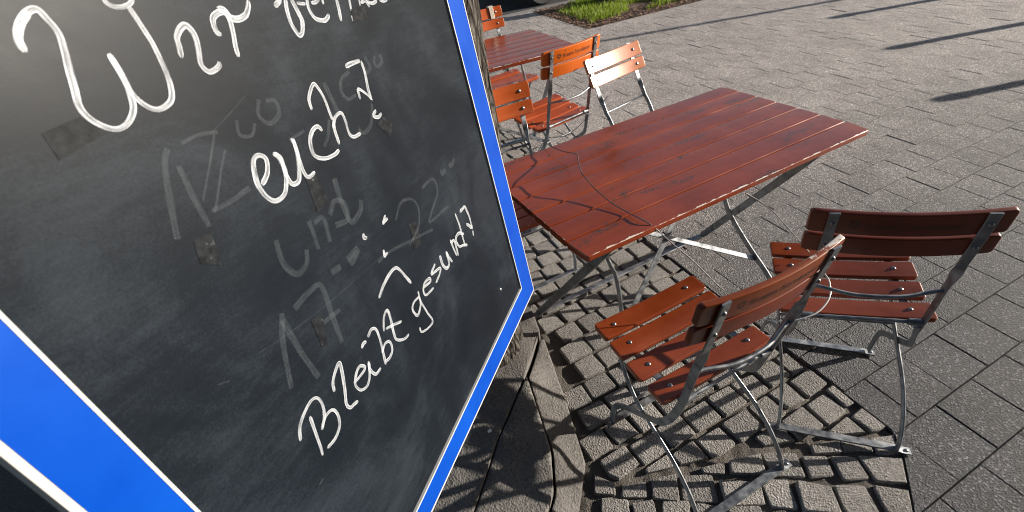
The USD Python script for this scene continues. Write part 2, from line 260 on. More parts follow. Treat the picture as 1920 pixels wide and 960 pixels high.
# ---------------------------------------------------------------- ground, paving
UA = 1.18662
U = np.array([math.sin(UA), math.cos(UA)]); V = np.array([-U[1], U[0]])
def uv2w(u, v): return np.outer(np.atleast_1d(u), U) + np.outer(np.atleast_1d(v), V)
def sheet(poly_uv, z):
    v2, f = trimesh.creation.triangulate_polygon(poly_uv, engine='earcut')
    xy = uv2w(v2[:, 0], v2[:, 1]); t = trimesh.Trimesh(np.column_stack([xy, np.full(len(xy), z)]), f, process=False)
    if t.face_normals[0][2] < 0: t.invert()
    return t
def rect(u0, v0, u1, v1): return sbox(u0, v0, u1, v1)
g = rect(-400, -400, 400, 6.76); tag(obj('ground', sheet(g, -.075), 'asphalt'), 'grey ground around the paved cafe terrace', 'ground', kind='structure')
tag(obj('road', sheet(rect(-400, 6.76, 400, 400), -.07), 'asphalt'), 'dark asphalt road beyond the paved pavement', 'road', kind='structure')

WEDGE = [(-.6, 1.15), (.42, .60), (.484, .515), (.919, .388), (1.10, .325), (1.375, .205)]
cob_a = Polygon(WEDGE + [(1.372, .205), (1.372, 3.3), (-.6, 3.3)])
cob_b = Polygon([(-.6, 1.13), (.42, .585), (.484, .50), (.919, .373), (1.10, .31), (1.372, .195), (1.32, .138), (1.181, .024), (.95, -.17), (.2, -.8), (-.6, -.8)])
bed_hole = rect(3.5, 5.16, 5.6, 6.63)
slab_reg = Polygon([(1.375, .205), (1.322, .138), (1.183, .024), (.95, -.167), (.2, -.8), (.2, -2.0), (10, -2.0), (10, 6.63), (-4, 6.63), (-4, 3.303), (1.375, 3.303)]).difference(bed_hole)
cp = thing('cobble_paving', 'grey cobbles with sandy joints under the tables and chairs', 'paving', kind='structure')
def sand_bed(poly, st=.016):
    x0, y0, x1, y1 = poly.bounds; nx, ny = int((x1 - x0) / st), int((y1 - y0) / st); gu, gv = np.meshgrid(np.linspace(x0, x1, nx), np.linspace(y0, y1, ny)); uvp = np.column_stack([gu.ravel(), gv.ravel()])
    z = -.0145 + .016 * (meshkit.fbm(np.column_stack([uvp * 7, 0 * uvp[:, 0]]), 3, 21) - .5) + .012 * (meshkit.noise(np.column_stack([uvp * 45, 0 * uvp[:, 0]]), 4) - .5)
    i = np.arange(nx * ny).reshape(ny, nx); q = np.stack([i[:-1, :-1], i[:-1, 1:], i[1:, 1:], i[1:, :-1]], -1).reshape(-1, 4); import shapely
    cen = uvp[q].mean(1); q = q[shapely.contains_xy(poly, cen[:, 0], cen[:, 1])]; return np.column_stack([uv2w(uvp[:, 0], uvp[:, 1]), z]), q
obj('joint_sand', sand_bed(unary_union([cob_a.buffer(.012), cob_b.buffer(.012)])), 'sand', cp, smooth=True)
sp = thing('slab_paving', 'large grey concrete slabs laid in running bond beside the cobbles', 'paving', kind='structure')
obj('joint_bed', sheet(slab_reg, -.007), 'sand', sp)

def stone_block(poly, ztop, inset, dome, jit):
    """A paving piece from a plan polygon (world xy): vertical sides, rounded shoulder, slightly crowned top."""
    c = np.array(poly.exterior.coords)[:-1]
    if Polygon(c).exterior.is_ccw is False: c = c[::-1]
    ctr = c.mean(0); n = len(c)
    d = c - ctr; L = np.linalg.norm(d, axis=1, keepdims=True); ins = ctr + d * (1 - inset / L)
    tilt = rng.normal(0, jit, 2)
    zt = lambda p: ztop + (p - ctr) @ tilt
    Vv = np.vstack([np.column_stack([c, np.full(n, -.07)]), np.column_stack([c, zt(c) - dome * 2.2]), np.column_stack([ins, zt(ins)]), [[*ctr, ztop + dome * .6]]])
    F = []
    for i in range(n):
        j = (i + 1) % n
        F += [[i, j, n + j], [i, n + j, n + i], [n + i, n + j, 2 * n + j], [n + i, 2 * n + j, 2 * n + i], [2 * n + i, 2 * n + j, 3 * n]]
    return trimesh.Trimesh(Vv, F, process=False)
def rough_quad(cx, cy, w, h, ang, jit, per=2):
    """Irregular stone outline with softened corners, in uv."""
    k = []
    c = np.array([[-w / 2, -h / 2], [w / 2, -h / 2], [w / 2, h / 2], [-w / 2, h / 2]]) + rng.normal(0, jit, (4, 2))
    for i in range(4):
        a, b, d = c[i - 1], c[i], c[(i + 1) % 4]
        k += [b + (a - b) / np.linalg.norm(a - b) * .005, b + (d - b) / np.linalg.norm(d - b) * .005]
    k = np.array(k) + rng.normal(0, .0011, (8, 2)); ca, sa = math.cos(ang), math.sin(ang)
    return np.column_stack([cx + ca * k[:, 0] - sa * k[:, 1], cy + sa * k[:, 0] + ca * k[:, 1]])
cam2 = np.array([0., 0.])
collar = Polygon([(.077, 1.31), (.118, 1.081), (.15, .806), (.16, .728), (.107, .58), (.045, .469), (-.1, .2), (-1.0, .2), (-1.0, 1.6), (-.1, 1.6)])
cobs = []
vv, row = .560 - .0968 * 3, 0
while vv < 3.3:
    uu = -.6 + (0.055 if row % 2 else 0) + rng.normal(0, .01) + .012
    while uu < 1.40:
        w = max(.085, rng.normal(.1005, .007)) if rng.random() > .07 else .062
        cobs.append((cob_a, rough_quad(uu + w / 2, vv + rng.normal(0, .002), w, .0845 + rng.normal(0, .0015), rng.normal(0, .015), .0028))); uu += w + .0150
    vv += .0968; row += 1
angB = -.58
for r_ in range(-12, 14):
    s = -2.2 + (.055 if r_ % 2 else 0) + rng.normal(0, .012)
    while s < 2.2:
        w = max(.06, rng.normal(.088, .012)); h = .083 + rng.normal(0, .003); t = r_ * .094 + rng.normal(0, .003)
        cu = .80 + math.cos(angB) * (s + w / 2) - math.sin(angB) * t; cv = .30 + math.sin(angB) * (s + w / 2) + math.cos(angB) * t
        # the rows bend a little, as laid
        cv += .03 * (cu - .8) ** 2
        cobs.append((cob_b, rough_quad(cu, cv, w, h, angB + rng.normal(0, .03), .005))); s += w + .014
built = []
for reg, q in cobs:
    p = Polygon(q).intersection(reg.buffer(-.004))
    if p.is_empty or p.geom_type != 'Polygon' or p.area < .0012: continue
    q = np.array(p.exterior.coords)[:-1]; xy = uv2w(q[:, 0], q[:, 1]); P = Polygon(xy).simplify(.002)
    c = np.array(P.centroid.coords[0])
    if collar.contains(Point(c)) or P.intersection(collar).area > .2 * P.area: continue
    if c[0] < -.9 or c[1] < .1: continue
    seen = c[0] > -.05 and c[1] > .45 and abs(math.atan2(c[0], c[1])) < .95
    built.append((0 if seen else 1, float(np.hypot(*c)), P))
built.sort(key=lambda b: b[:2])
rest = []
for i, (_, d, P) in enumerate(built):
    mesh = stone_block(P, rng.normal(0, .0025), .004, .0016, .02)
    if i < 298: obj('cobble', mesh, 'cobble', cp, smooth=35)
    else: rest.append(mesh)
if rest: tag(obj('cobble_field', rest, 'cobble', cp, smooth=35), kind='stuff')

slabs = []
k = -12
while True:
    v0 = .0105 + .1827 * k
    if v0 > 6.63: break
    off = 1.3790 if k % 2 == 0 else 1.4875
    j = -30
    while True:
        u0 = off + .2085 * j
        if u0 > 10: break
        gp = .0013 + abs(rng.normal(0, .0005))
        q = rect(u0 + gp, v0 + gp, u0 + .2085 - gp, v0 + .1827 - gp); j += 1
        q = q.intersection(slab_reg.buffer(-.001))
        if q.is_empty or q.geom_type != 'Polygon' or q.area < .0006: continue
        q2 = np.array(q.exterior.coords)[:-1]; xy = uv2w(q2[:, 0], q2[:, 1]); c = xy.mean(0)
        a = math.degrees(math.atan2(c[0], c[1]))
        vis = c[1] > .2 and -12 < a < 82 and np.hypot(*c) < 9.5
        if not vis: 
            if np.hypot(*c) > 6.5 or c[1] < -.6: continue
        slabs.append((0 if vis else 1, float(np.hypot(*c)), Polygon(xy)))
    k += 1
slabs.sort(key=lambda b: b[:2])
rest = []
for i, (_, d, P) in enumerate(slabs):
    mesh = stone_block(P, rng.normal(0, .0009) + .0002, .0025, .0006, .003)
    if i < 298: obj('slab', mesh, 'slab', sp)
    else: rest.append(mesh)
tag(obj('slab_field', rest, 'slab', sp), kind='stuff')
# kerb along the road
kb = thing('kerb', 'row of pale granite kerb stones between pavement and road', 'kerb', kind='structure')
for i in range(-3, 9):
    q = rect(i * .9 + .004, 6.634, i * .9 + .896, 6.757); xy = np.array(q.exterior.coords)[:-1]
    obj('kerb_stone', stone_block(Polygon(uv2w(xy[:, 0], xy[:, 1])), .004, .008, .003, .001), 'slab_far', kb)

# ---------------------------------------------------------------- tree bed, grass, street tree
tag(obj('soil', sheet(bed_hole.buffer(-.004), -.006), 'soil'), 'brown soil of the tree bed at the back of the pavement', 'soil', kind='structure')
bl, lv = [], []
for i in range(9000):
    u, v = rng.uniform(3.56, 5.6), rng.uniform(5.2, 6.6)
    dens = meshkit.noise(np.array([u * 2.3, v * 2.3, .5])); edge = min(u - 3.5, v - 5.16)
    if dens < .40 or edge < .16 + .22 * rng.random(): continue
    x, y = uv2w(u, v)[0]; h = rng.uniform(.035, .10) * (.5 + dens * .8); a = rng.uniform(0, 6.28); w = rng.uniform(.003, .006); ln = rng.uniform(.2, .7) * h
    dx, dy = math.cos(a), math.sin(a); px_, py_ = -dy * w, dx * w
    P = np.array([[x - px_, y - py_, -.01], [x + px_, y + py_, -.01], [x + dx * ln * .35 - px_ * .7, y + dy * ln * .35 - py_ * .7, h * .65], [x + dx * ln * .35 + px_ * .7, y + dy * ln * .35 + py_ * .7, h * .65], [x + dx * ln, y + dy * ln, h]])
    bl.append(trimesh.Trimesh(P, [[0, 1, 3], [0, 3, 2], [2, 3, 4]], process=False))
tag(obj('grass', bl, 'grass'), 'bright green grass tufts in the tree bed', 'grass', kind='stuff')
for i in range(2600):
    u, v = rng.uniform(3.5, 5.5), rng.uniform(5.16, 6.6)
    if min(u - 3.5, v - 5.16) > .5 * rng.random() + .1: continue
    x, y = uv2w(u, v)[0]; q = trimesh.creation.box((rng.uniform(.012, .035), rng.uniform(.01, .025), .004)); q.apply_transform(trimesh.transformations.euler_matrix(rng.uniform(-.5, .5), rng.uniform(-.5, .5), rng.uniform(0, 6)))
    q.apply_translation((x, y, .002 + rng.random() * .012)); lv.append(q)
tag(obj('leaf_litter', lv, 'leaf'), 'dry brown leaf litter and wood chips around the grass', 'leaf litter', kind='stuff')
def trunk_mesh(c, r, h, flare, n=40, m_=60, bumpy=.02, seed=3, lean=(0, 0)):
    V_, F = [], []
    zs_ = np.concatenate([np.linspace(-.1, .4, 14), np.linspace(.4, h, m_)[1:]])
    for z in zs_:
        for j in range(n):
            a = j / n * 2 * np.pi; rr = r * (1 - .12 * max(z - 1.8, 0) / h) + flare * math.exp(-max(z, 0) / .09)
            d = meshkit.fbm(np.array([math.cos(a) * 5 * r / .24, math.sin(a) * 5 * r / .24, z * 2.0]), 4, seed) - .5
            ridge = abs(meshkit.noise(np.array([math.cos(a) * 60 * r, math.sin(a) * 60 * r, z * 4]), seed + 9) - .5) - .2
            rr += bumpy * (d * 1.6 - ridge * 1.0); V_.append([c[0] + lean[0] * z + rr * math.cos(a), c[1] + lean[1] * z + rr * math.sin(a), z])
    for i in range(len(zs_) - 1):
        for j in range(n):
            a, b = i * n + j, i * n + (j + 1) % n; F += [[a, b, b + n], [a, b + n, a + n]]
    return trimesh.Trimesh(V_, F, process=False)
def limb(p0, p1, r0_, r1_, sag=.1):
    P = spline([p0, np.array(p0) * .5 + np.array(p1) * .5 + np.array([0, 0, sag]), p1], 5); rs = np.linspace(r0_, r1_, len(P))
    return sweep(P, np.stack([circle(r, 8) for r in rs]))
def bare_crown(c, z0, n, spread, seed, r0_=.05):
    rg = np.random.default_rng(seed); out = []
    for i in range(n):
        a = i / n * 6.283 + rg.uniform(-.3, .3); p0 = np.array([c[0], c[1], z0 + rg.uniform(-.4, .1)]); p1 = p0 + np.array([math.cos(a) * spread, math.sin(a) * spread, rg.uniform(1.2, 2.2)])
        out.append(limb(p0, p1, r0_, r0_ * .4, -.15))
        for k_ in range(3):
            q = p0 + (p1 - p0) * rg.uniform(.45, .95); e = q + rg.normal(0, .5, 3) * spread * .5 + np.array([0, 0, .5]); out.append(limb(q, e, r0_ * .35, .006, .03))
    return out
t2 = thing('street_tree', 'thin tree trunk rising from the grassy bed at the back', 'tree', (1.87, 7.38, 0))
obj('trunk', trunk_mesh((0, 0), .12, 4.6, .07, 24, 40, .015, 5), 'bark', t2, smooth=True); obj('crown', bare_crown((0, 0), 4.5, 5, 1.3, 4, .05), 'bark', t2, smooth=True)

# ---------------------------------------------------------------- tree with stone surround in front
t1 = thing('old_tree', 'rough grey barked tree trunk directly behind the blue framed chalkboard', 'tree', (-.2, 1.27, 0))
obj('trunk', trunk_mesh((0, 0), .194, 4.4, 0.0, 160, 300, .026), 'bark', t1, smooth=True); obj('crown', bare_crown((0, 0), 4.2, 6, 1.5, 8, .08), 'bark', t1, smooth=True)
def plate(pts, zbot, seed, amp=.004, bev=.004):
    """Worn stone plate: plan polygon with a height at each corner; subdivided and roughened."""
    P = np.array(pts, float); poly = Polygon(P[:, :2]); ins = poly.buffer(-bev)
    gx, gy = np.meshgrid(np.arange(poly.bounds[0], poly.bounds[2], .018), np.arange(poly.bounds[1], poly.bounds[3], .018)); inner = [p for p in zip(gx.ravel(), gy.ravel()) if ins.buffer(-.008).contains(Point(p))]
    def samp(pl, st): return [np.array(pl.exterior.interpolate(d).coords[0]) for d in np.arange(0, pl.exterior.length, st)]
    o_, i_ = samp(poly, .018), samp(ins, .018)
    A = np.column_stack([P[:, :2], np.ones(len(P))]); W = lambda q: (lambda d: (P[:, 2] * d).sum() / d.sum())(1 / (np.hypot(*(P[:, :2] - q).T) ** 2 + 1e-4))
    coef = np.linalg.lstsq(A, P[:, 2], rcond=None)[0]
    H = lambda q: .5 * (coef @ [q[0], q[1], 1]) + .5 * W(np.asarray(q))
    top = [np.array([*q, H(q)]) for q in i_ + [np.array(q) for q in inner]]; sh = [np.array([*q, H(q) - bev * .8]) for q in o_]
    pts2 = np.array([t[:2] for t in top + sh]); from scipy.spatial import Delaunay
    tri = Delaunay(pts2).simplices; cen = pts2[tri].mean(1); tri = tri[[poly.buffer(.0005).contains(Point(c)) for c in cen]]
    Z = np.array([t[2] for t in top + sh]); Z = Z + amp * (meshkit.fbm(np.column_stack([pts2 * 22, np.full(len(pts2), seed)]), 4, seed) - .5) * 2
    Vt_ = np.column_stack([pts2, Z]); f = []
    for a, b, c in tri:
        n_ = np.cross(Vt_[b] - Vt_[a], Vt_[c] - Vt_[a]); f.append([a, b, c] if n_[2] > 0 else [a, c, b])
    nb = len(Vt_); k0 = len(top); ns = len(sh); Vb = Vt_[k0:].copy(); Vb[:, 2] = zbot
    Vt_ = np.vstack([Vt_, Vb]); ccw = poly.exterior.is_ccw
    for i in range(ns):
        j = (i + 1) % ns; a, b, c, d = k0 + i, k0 + j, nb + j, nb + i
        f += [[a, d, c], [a, c, b]] if ccw else [[a, c, d], [a, b, c]]
    return trimesh.Trimesh(Vt_, f, process=False)
st = thing('stone_tree_surround', 'weathered brown stone surround with grooved joints at the foot of the trunk', 'tree surround')
G = [(.077, 1.292, .045), (-.008, 1.055, .10), (-.126, .81, .10), (-.213, .589, .10), (-.30, .40, .10)]
Rr = [(.048, .754, .075), (.037, .625, .075), (.011, .565, .075), (-.07, .40, .07)]
obj('stone_plate', plate([(x - .002, y, z + .006) for x, y, z in G] + [(-.9, .3, .12), (-.95, 1.6, .12), (-.1, 1.62, .10), (.05, 1.45, .06)], -.08, 2, .006), 'stone', st, smooth=40)
obj('stone_plate', plate([(G[1][0] + .004, G[1][1] - .01, .095), *[(x - .004, y, z + .004) for x, y, z in Rr], *[(x + .003, y, z - .002) for x, y, z in G[:1:-1]]], -.08, 5, .004), 'stone', st, smooth=40)
obj('stone_plate', plate([(.084, 1.285, .035), (.116, 1.081, .004), (.148, .806, .004), (.157, .728, .004), (.104, .58, .004), (.041, .469, .0), (-.03, .33, 0), (-.055, .39, .06), *[(x + .004, y, z) for x, y, z in Rr[2::-1]], (G[1][0] + .012, G[1][1] - .01, .09)], -.08, 8, .004), 'stone', st, smooth=40)
pp = trimesh.creation.box((.013, .009, .0012)); pp.apply_transform(trimesh.transformations.euler_matrix(.2, .1, .6)); pp.apply_translation((-.154, .828, .1165))
tag(obj('paper_scrap', pp, 'paper'), 'small white paper scrap lying on the brown stone surround', 'paper scrap')

# ---------------------------------------------------------------- chalkboard
bq = np.array([.03630164, .78357085, .8]); bb = np.array([.38127856, .91731676, -.11470228]); bw = np.array([-.10816243, .16748783, .97992281]); bn = np.cross(bb, bw)
bd = UsdGeom.Xform.Define(stage, path_of('chalkboard', None)); m = np.eye(4); m[0, :3] = bb; m[1, :3] = bw; m[2, :3] = bn; m[3, :3] = bq
bd.AddTransformOp().Set(Gf.Matrix4d(m.tolist())); bd = tag(bd.GetPrim(), 'large tilted chalkboard with blue frame and white handwriting in the foreground', 'chalkboard')
def ex(poly, z0, z1):
    gs = [g_ for g_ in getattr(poly, 'geoms', [poly]) if g_.area > 1e-9]; out = []
    for g_ in gs:
        e = trimesh.creation.extrude_polygon(g_, z1 - z0, engine='earcut'); e.apply_translation((0, 0, z0)); out.append(e)
    return trimesh.util.concatenate(out)
HT = 1.0
outer = sbox(-.7658, 0, 0, HT); inner = Polygon([(-.7277, .0302), (-.0600, .0478), (-.0577, HT - .045), (-.7285, HT - .045)])
obj('backing', ex(sbox(-.7658, 0, 0, HT), -.016, -.0005), 'plastic_dark', bd)
obj('slate', ex(inner.buffer(-.0031, join_style=2), -.0005, .0008), 'chalkboard', bd)
mid = inner.buffer(-.0005, join_style=2); ring = outer.difference(inner)
O4 = [(-.7658, 0), (0, 0), (0, HT), (-.7658, HT)]; I4 = list(inner.exterior.coords)[:4]
for i in range(4):
    j = (i + 1) % 4; q = Polygon([O4[i], O4[j], I4[j], I4[i]]).buffer(-.0001, join_style=2)
    obj('frame_bar', ex(q, -.0005, .0042), 'blue', bd)
obj('inner_line', ex(inner.difference(inner.buffer(-.0023, join_style=2)), -.0005, .0047), 'white_line', bd)
for i, (a, b) in enumerate(((-.7708, -.7660), (.0002, .0026))):
    obj('edging', ex(sbox(a, -.0026, b, HT), -.016, .0046), 'cream' if i == 0 else 'white_line', bd)
obj('edging', ex(sbox(-.7658, -.0028, 0, -.0002), -.016, .0046), 'white_line', bd)
[obj('batten', bbox(x_, .75, -.03, .03, .4, .025, .003), 'batten', bd) for x_ in (-.2, -.55)]
STROKES = [
    ('wir', 4.6, [(-632, 649), (-631, 656), (-626, 663), (-618, 669), (-612, 670), (-610, 664), (-609, 656), (-612, 646), (-616, 636), (-620, 625), (-624, 614), (-623, 606), (-618, 599), (-611, 595), (-602, 597), (-594, 604), (-590, 614), (-588, 625), (-588, 640)]),
    ('wir', 4.4, [(-588, 640), (-588, 629), (-589, 614), (-585, 604), (-578, 599), (-567, 601), (-561, 608), (-557, 621), (-555, 640), (-556, 655), (-557, 666)]),
    ('wir', 3.8, [(-571, 672), (-569, 668), (-563, 666), (-556, 667), (-551, 670)]),
    ('wir', 4.6, [(-632, 652), (-630, 657), (-624, 664), (-617, 669)]),
    ('wir', 5.1, [(-539, 628), (-536, 636), (-534, 642), (-528, 647), (-522, 649), (-519, 645), (-519, 638), (-523, 628), (-526, 620), (-523, 614), (-517, 614), (-511, 616), (-509, 619)]),
    ('wir', 5.1, [(-494, 638), (-497, 640), (-497, 645), (-494, 651), (-486, 654), (-480, 653), (-479, 647), (-482, 637), (-486, 627), (-488, 619)]),
    ('wir', 5.8, [(-486, 657), (-480, 655), (-477, 649), (-470, 647), (-460, 649), (-453, 655), (-450, 660)]),
    ('vermissen', 5.0, [(-422, 652), (-415, 655), (-410, 658)]),
    ('vermissen', 5.3, [(-404, 657), (-408, 648), (-410, 637), (-409, 630), (-406, 624), (-400, 626), (-394, 635), (-394, 641), (-395, 648), (-396, 654), (-396, 657)]),
    ('vermissen', 3.6, [(-391, 652), (-386, 651), (-379, 650)]),
    ('vermissen', 4.5, [(-374, 655), (-377, 646), (-375, 638), (-370, 634), (-360, 632), (-352, 635), (-350, 637)]),
    ('vermissen', 3.9, [(-370, 650), (-363, 650), (-356, 652)]),
    ('vermissen', 3.0, [(-351, 652), (-352, 647)]),
    ('vermissen', 4.9, [(-327, 650), (-330, 638), (-333, 628)]),
    ('vermissen', 3.7, [(-305, 648), (-308, 636)]),
    ('vermissen', 2.2, [(-311, 631), (-312, 624)]),
    ('vermissen', 3.1, [(-286, 646), (-288, 639)]),
    ('vermissen', 4.8, [(-285, 642), (-274, 643), (-270, 636)]),
    ('vermissen', 4.1, [(-271, 642), (-262, 639), (-250, 641)]),
    ('vermissen', 3.5, [(-244, 641), (-236, 639), (-226, 640)]),
    ('euch', 5.4, [(-529, 515), (-518, 522), (-512, 533), (-517, 539), (-524, 538), (-529, 530), (-533, 517), (-531, 504), (-524, 496), (-512, 497), (-504, 505), (-498, 517), (-498, 530), (-502, 535)]),
    ('euch', 5.2, [(-501, 534), (-496, 528), (-499, 515), (-498, 502), (-489, 501), (-482, 510), (-475, 525), (-472, 539)]),
    ('euch', 4.2, [(-474, 540), (-473, 531), (-476, 518), (-478, 506), (-475, 499), (-464, 500)]),
    ('euch', 4.9, [(-430, 533), (-434, 539), (-444, 537), (-453, 528), (-455, 515), (-444, 507), (-428, 505), (-418, 507)]),
    ('euch', 3.9, [(-432, 556), (-429, 567), (-417, 577), (-412, 576), (-408, 562), (-409, 542), (-409, 538)]),
    ('euch', 4.1, [(-408, 537), (-412, 528), (-414, 512)]),
    ('euch', 4.3, [(-413, 530), (-404, 539), (-392, 541), (-390, 532), (-392, 517), (-386, 511), (-373, 511)]),
    ('euch', 6.0, [(-355, 583), (-344, 584), (-326, 584)]),
    ('euch', 4.8, [(-324, 583), (-325, 569), (-330, 551), (-331, 539)]),
    ('euch', 3.5, [(-329, 538), (-337, 548), (-348, 556), (-351, 545)]),
    ('euch', 4.6, [(-330, 526), (-338, 521), (-330, 517), (-321, 519)]),
    ('bleibt', 3.7, [(-631.2, 282.8), (-624.5, 294.6), (-613.2, 301.8), (-600.8, 305.4), (-593.3, 301.9), (-591.9, 290.7), (-597.3, 277.5), (-605.5, 270.3)]),
    ('bleibt', 3.8, [(-610.1, 293.3), (-614.3, 274.1), (-618.6, 254.4), (-621.2, 245.5)]),
    ('bleibt', 4.0, [(-607.3, 268.8), (-596.3, 276.3), (-585.7, 274.2), (-583.4, 263.1), (-588.5, 251.2), (-600.1, 245.2), (-613.0, 246.1)]),
    ('bleibt', 4.6, [(-572.8, 288.5), (-568.6, 298.5), (-558.8, 306.1), (-549.9, 309.0), (-553.7, 294.8), (-560.8, 277.6), (-567.9, 262.6), (-565.9, 254.5), (-559.5, 252.8), (-553.1, 250.7)]),
    ('bleibt', 3.8, [(-546.4, 273.2), (-537.1, 272.2), (-525.6, 272.6), (-523.0, 276.4), (-529.6, 282.4), (-539.7, 277.6), (-545.8, 268.6), (-542.4, 257.1), (-531.8, 253.4), (-521.6, 261.2), (-514.3, 276.0)]),
    ('bleibt', 4.0, [(-514.5, 274.3), (-517.5, 264.8), (-513.2, 253.2), (-502.3, 252.5)]),
    ('bleibt', 4.6, [(-514.3, 297.6), (-508.8, 299.9), (-504.1, 298.1)]),
    ('bleibt', 4.1, [(-499.0, 300.9), (-489.3, 304.2), (-482.5, 298.8), (-483.4, 284.2), (-487.7, 267.1), (-493.2, 249.5)]),
    ('bleibt', 4.3, [(-489.9, 266.6), (-478.8, 272.1), (-470.7, 267.2), (-472.8, 255.6), (-481.9, 250.7), (-491.4, 252.3)]),
    ('bleibt', 4.4, [(-472.2, 286.7), (-462.4, 301.2), (-452.2, 304.6), (-453.0, 290.8), (-458.1, 272.2), (-458.6, 260.1), (-446.0, 249.4), (-434.0, 247.5)]),
    ('bleibt', 4.0, [(-467.6, 286.5), (-452.6, 280.3), (-436.8, 273.0)]),
    ('smile', 4.9, [(-456.4, 327.3), (-439.0, 335.9), (-419.2, 340.8), (-406.3, 339.1), (-399.4, 327.1), (-390.3, 302.5)]),
    ('smile', 3.8, [(-386.9, 407.8), (-396.7, 401.4), (-392.8, 401.8), (-385.3, 402.1)]),
    ('smile', 3.8, [(-415.2, 372.8), (-417.7, 364.9), (-414.4, 365.5), (-410.0, 365.5)]),
    ('smile', 4.7, [(-435.8, 408.7), (-437.8, 404.0), (-432.6, 401.6)]),
    ('gesund', 3.6, [(-383.2, 283.3), (-385.9, 267.9), (-382.4, 245.6), (-377.6, 223.9), (-388.9, 221.9), (-408.0, 228.6), (-409.4, 238.0)]),
    ('gesund', 4.0, [(-385.5, 275.2), (-400.2, 276.4), (-408.4, 269.6), (-403.4, 255.4), (-389.6, 262.6), (-386.3, 274.1)]),
    ('gesund', 4.2, [(-369.1, 279.0), (-349.7, 275.8), (-349.6, 281.7), (-364.5, 282.4), (-372.5, 274.0), (-368.8, 265.6), (-347.6, 262.8)]),
    ('gesund', 4.4, [(-323.7, 290.4), (-340.8, 283.1), (-315.4, 277.3), (-321.7, 270.4), (-337.9, 265.0)]),
    ('gesund', 5.8, [(-305.4, 293.5), (-306.2, 276.7), (-299.1, 265.4), (-288.8, 268.0), (-286.1, 288.5)]),
    ('gesund', 4.8, [(-286.1, 288.5), (-283.4, 275.9), (-278.7, 264.2)]),
    ('gesund', 4.9, [(-264.2, 297.3), (-263.0, 280.3), (-260.5, 264.6)]),
    ('gesund', 5.0, [(-264.4, 291.1), (-254.0, 289.1), (-256.3, 261.9)]),
    ('gesund', 4.5, [(-226.4, 325.0), (-224.6, 300.8), (-226.9, 263.2)]),
    ('gesund', 5.2, [(-218.9, 281.5), (-234.0, 291.7), (-248.3, 288.6), (-245.5, 273.2), (-229.5, 266.0), (-219.4, 259.8)]),
    ('gesund', 5.9, [(-210.4, 319.7), (-189.2, 319.9)]),
    ('gesund', 5.4, [(-189.2, 319.9), (-185.2, 296.7), (-186.6, 272.8)]),
    ('gesund', 6.8, [(-202.1, 291.7), (-194.2, 283.7), (-188.4, 275.3)]),
    ('gesund', 4.9, [(-187.7, 270.3), (-190.1, 260.6)]),
    ('erased', 5.5, [(-588, 572), (-595, 565), (-605, 546), (-620, 511)]),
    ('erased', 5.4, [(-588, 558), (-591, 534), (-593, 507)]),
    ('erased', 3.4, [(-576, 572), (-560, 573), (-543, 570)]),
    ('erased', 2.2, [(-547, 569), (-566, 548), (-586, 527)]),
    ('erased', 2.7, [(-545, 555), (-559, 541), (-578, 519), (-584, 516)]),
    ('erased', 5.6, [(-583, 517), (-564, 516), (-542, 518)]),
    ('erased', 4.8, [(-489, 582), (-497, 570), (-490, 560), (-475, 564), (-472, 576), (-482, 579)]),
    ('erased', 3.5, [(-521, 573), (-525, 561), (-514, 557), (-505, 565)]),
    ('erased', 5.1, [(-352, 577), (-370, 572), (-378, 561), (-372, 551), (-356, 551)]),
    ('erased', 6.8, [(-399, 575), (-398, 559), (-396, 544)]),
    ('erased', 4.7, [(-414, 540), (-426, 525), (-437, 518)]),
    ('erased', 6.3, [(-315, 586), (-311, 574), (-321, 569), (-323, 580)]),
    ('erased', 5.8, [(-295, 583), (-300, 576), (-294, 570), (-282, 576), (-284, 583)]),
    ('erased', 5.5, [(-333, 535), (-348, 515), (-367, 509), (-374, 517)]),
    ('erased', 3.6, [(-477, 539), (-454, 541)]),
    ('erased', 8.0, [(-443, 483), (-448, 453), (-446, 430), (-426, 434), (-417, 444)]),
    ('erased', 6.9, [(-471, 453), (-457, 462), (-444, 454), (-449, 436), (-470, 439)]),
    ('erased', 6.3, [(-500, 461), (-502, 446), (-505, 430)]),
    ('erased', 6.5, [(-495, 456), (-481, 454), (-487, 428)]),
    ('erased', 7.0, [(-545, 465), (-550, 441), (-542, 424), (-527, 426), (-519, 438)]),
    ('erased', 6.7, [(-578, 403), (-592, 380), (-610, 335)]),
    ('erased', 7.7, [(-581, 397), (-582, 360), (-580, 318)]),
    ('erased', 7.7, [(-564, 397), (-542, 400), (-524, 396), (-529, 361), (-534, 325)]),
    ('erased', 6.0, [(-543, 361), (-517, 358)]),
    ('erased', 8.9, [(-504, 399), (-495, 398), (-489, 397)]),
    ('erased', 10.3, [(-476, 397), (-456, 399), (-467, 393), (-475, 392)]),
    ('erased', 4.8, [(-372, 392), (-349, 406), (-324, 399), (-316, 382), (-331, 359), (-364, 348)]),
    ('erased', 5.5, [(-291, 401), (-257, 400), (-256, 378), (-290, 359), (-300, 350), (-239, 345)]),
    ('erased', 8.1, [(-227, 403), (-227, 396), (-215, 398)]),
    ('erased', 8.6, [(-199, 401), (-194, 396), (-178, 400)]),
    ('erased', 4.6, [(-433, 365), (-411, 365), (-369, 355), (-300, 337)]),
    ('erased', 0.8, [(-619, 389), (-579, 381), (-512, 373), (-422, 368)]),
    ('erased', 0.6, [(-549, 571), (-520, 581), (-500, 589)]),
    ('erased', 1.1, [(-660, 394), (-656, 392), (-650, 388)]),
    ('erased', 2.5, [(-641, 224), (-635, 225)]),
]
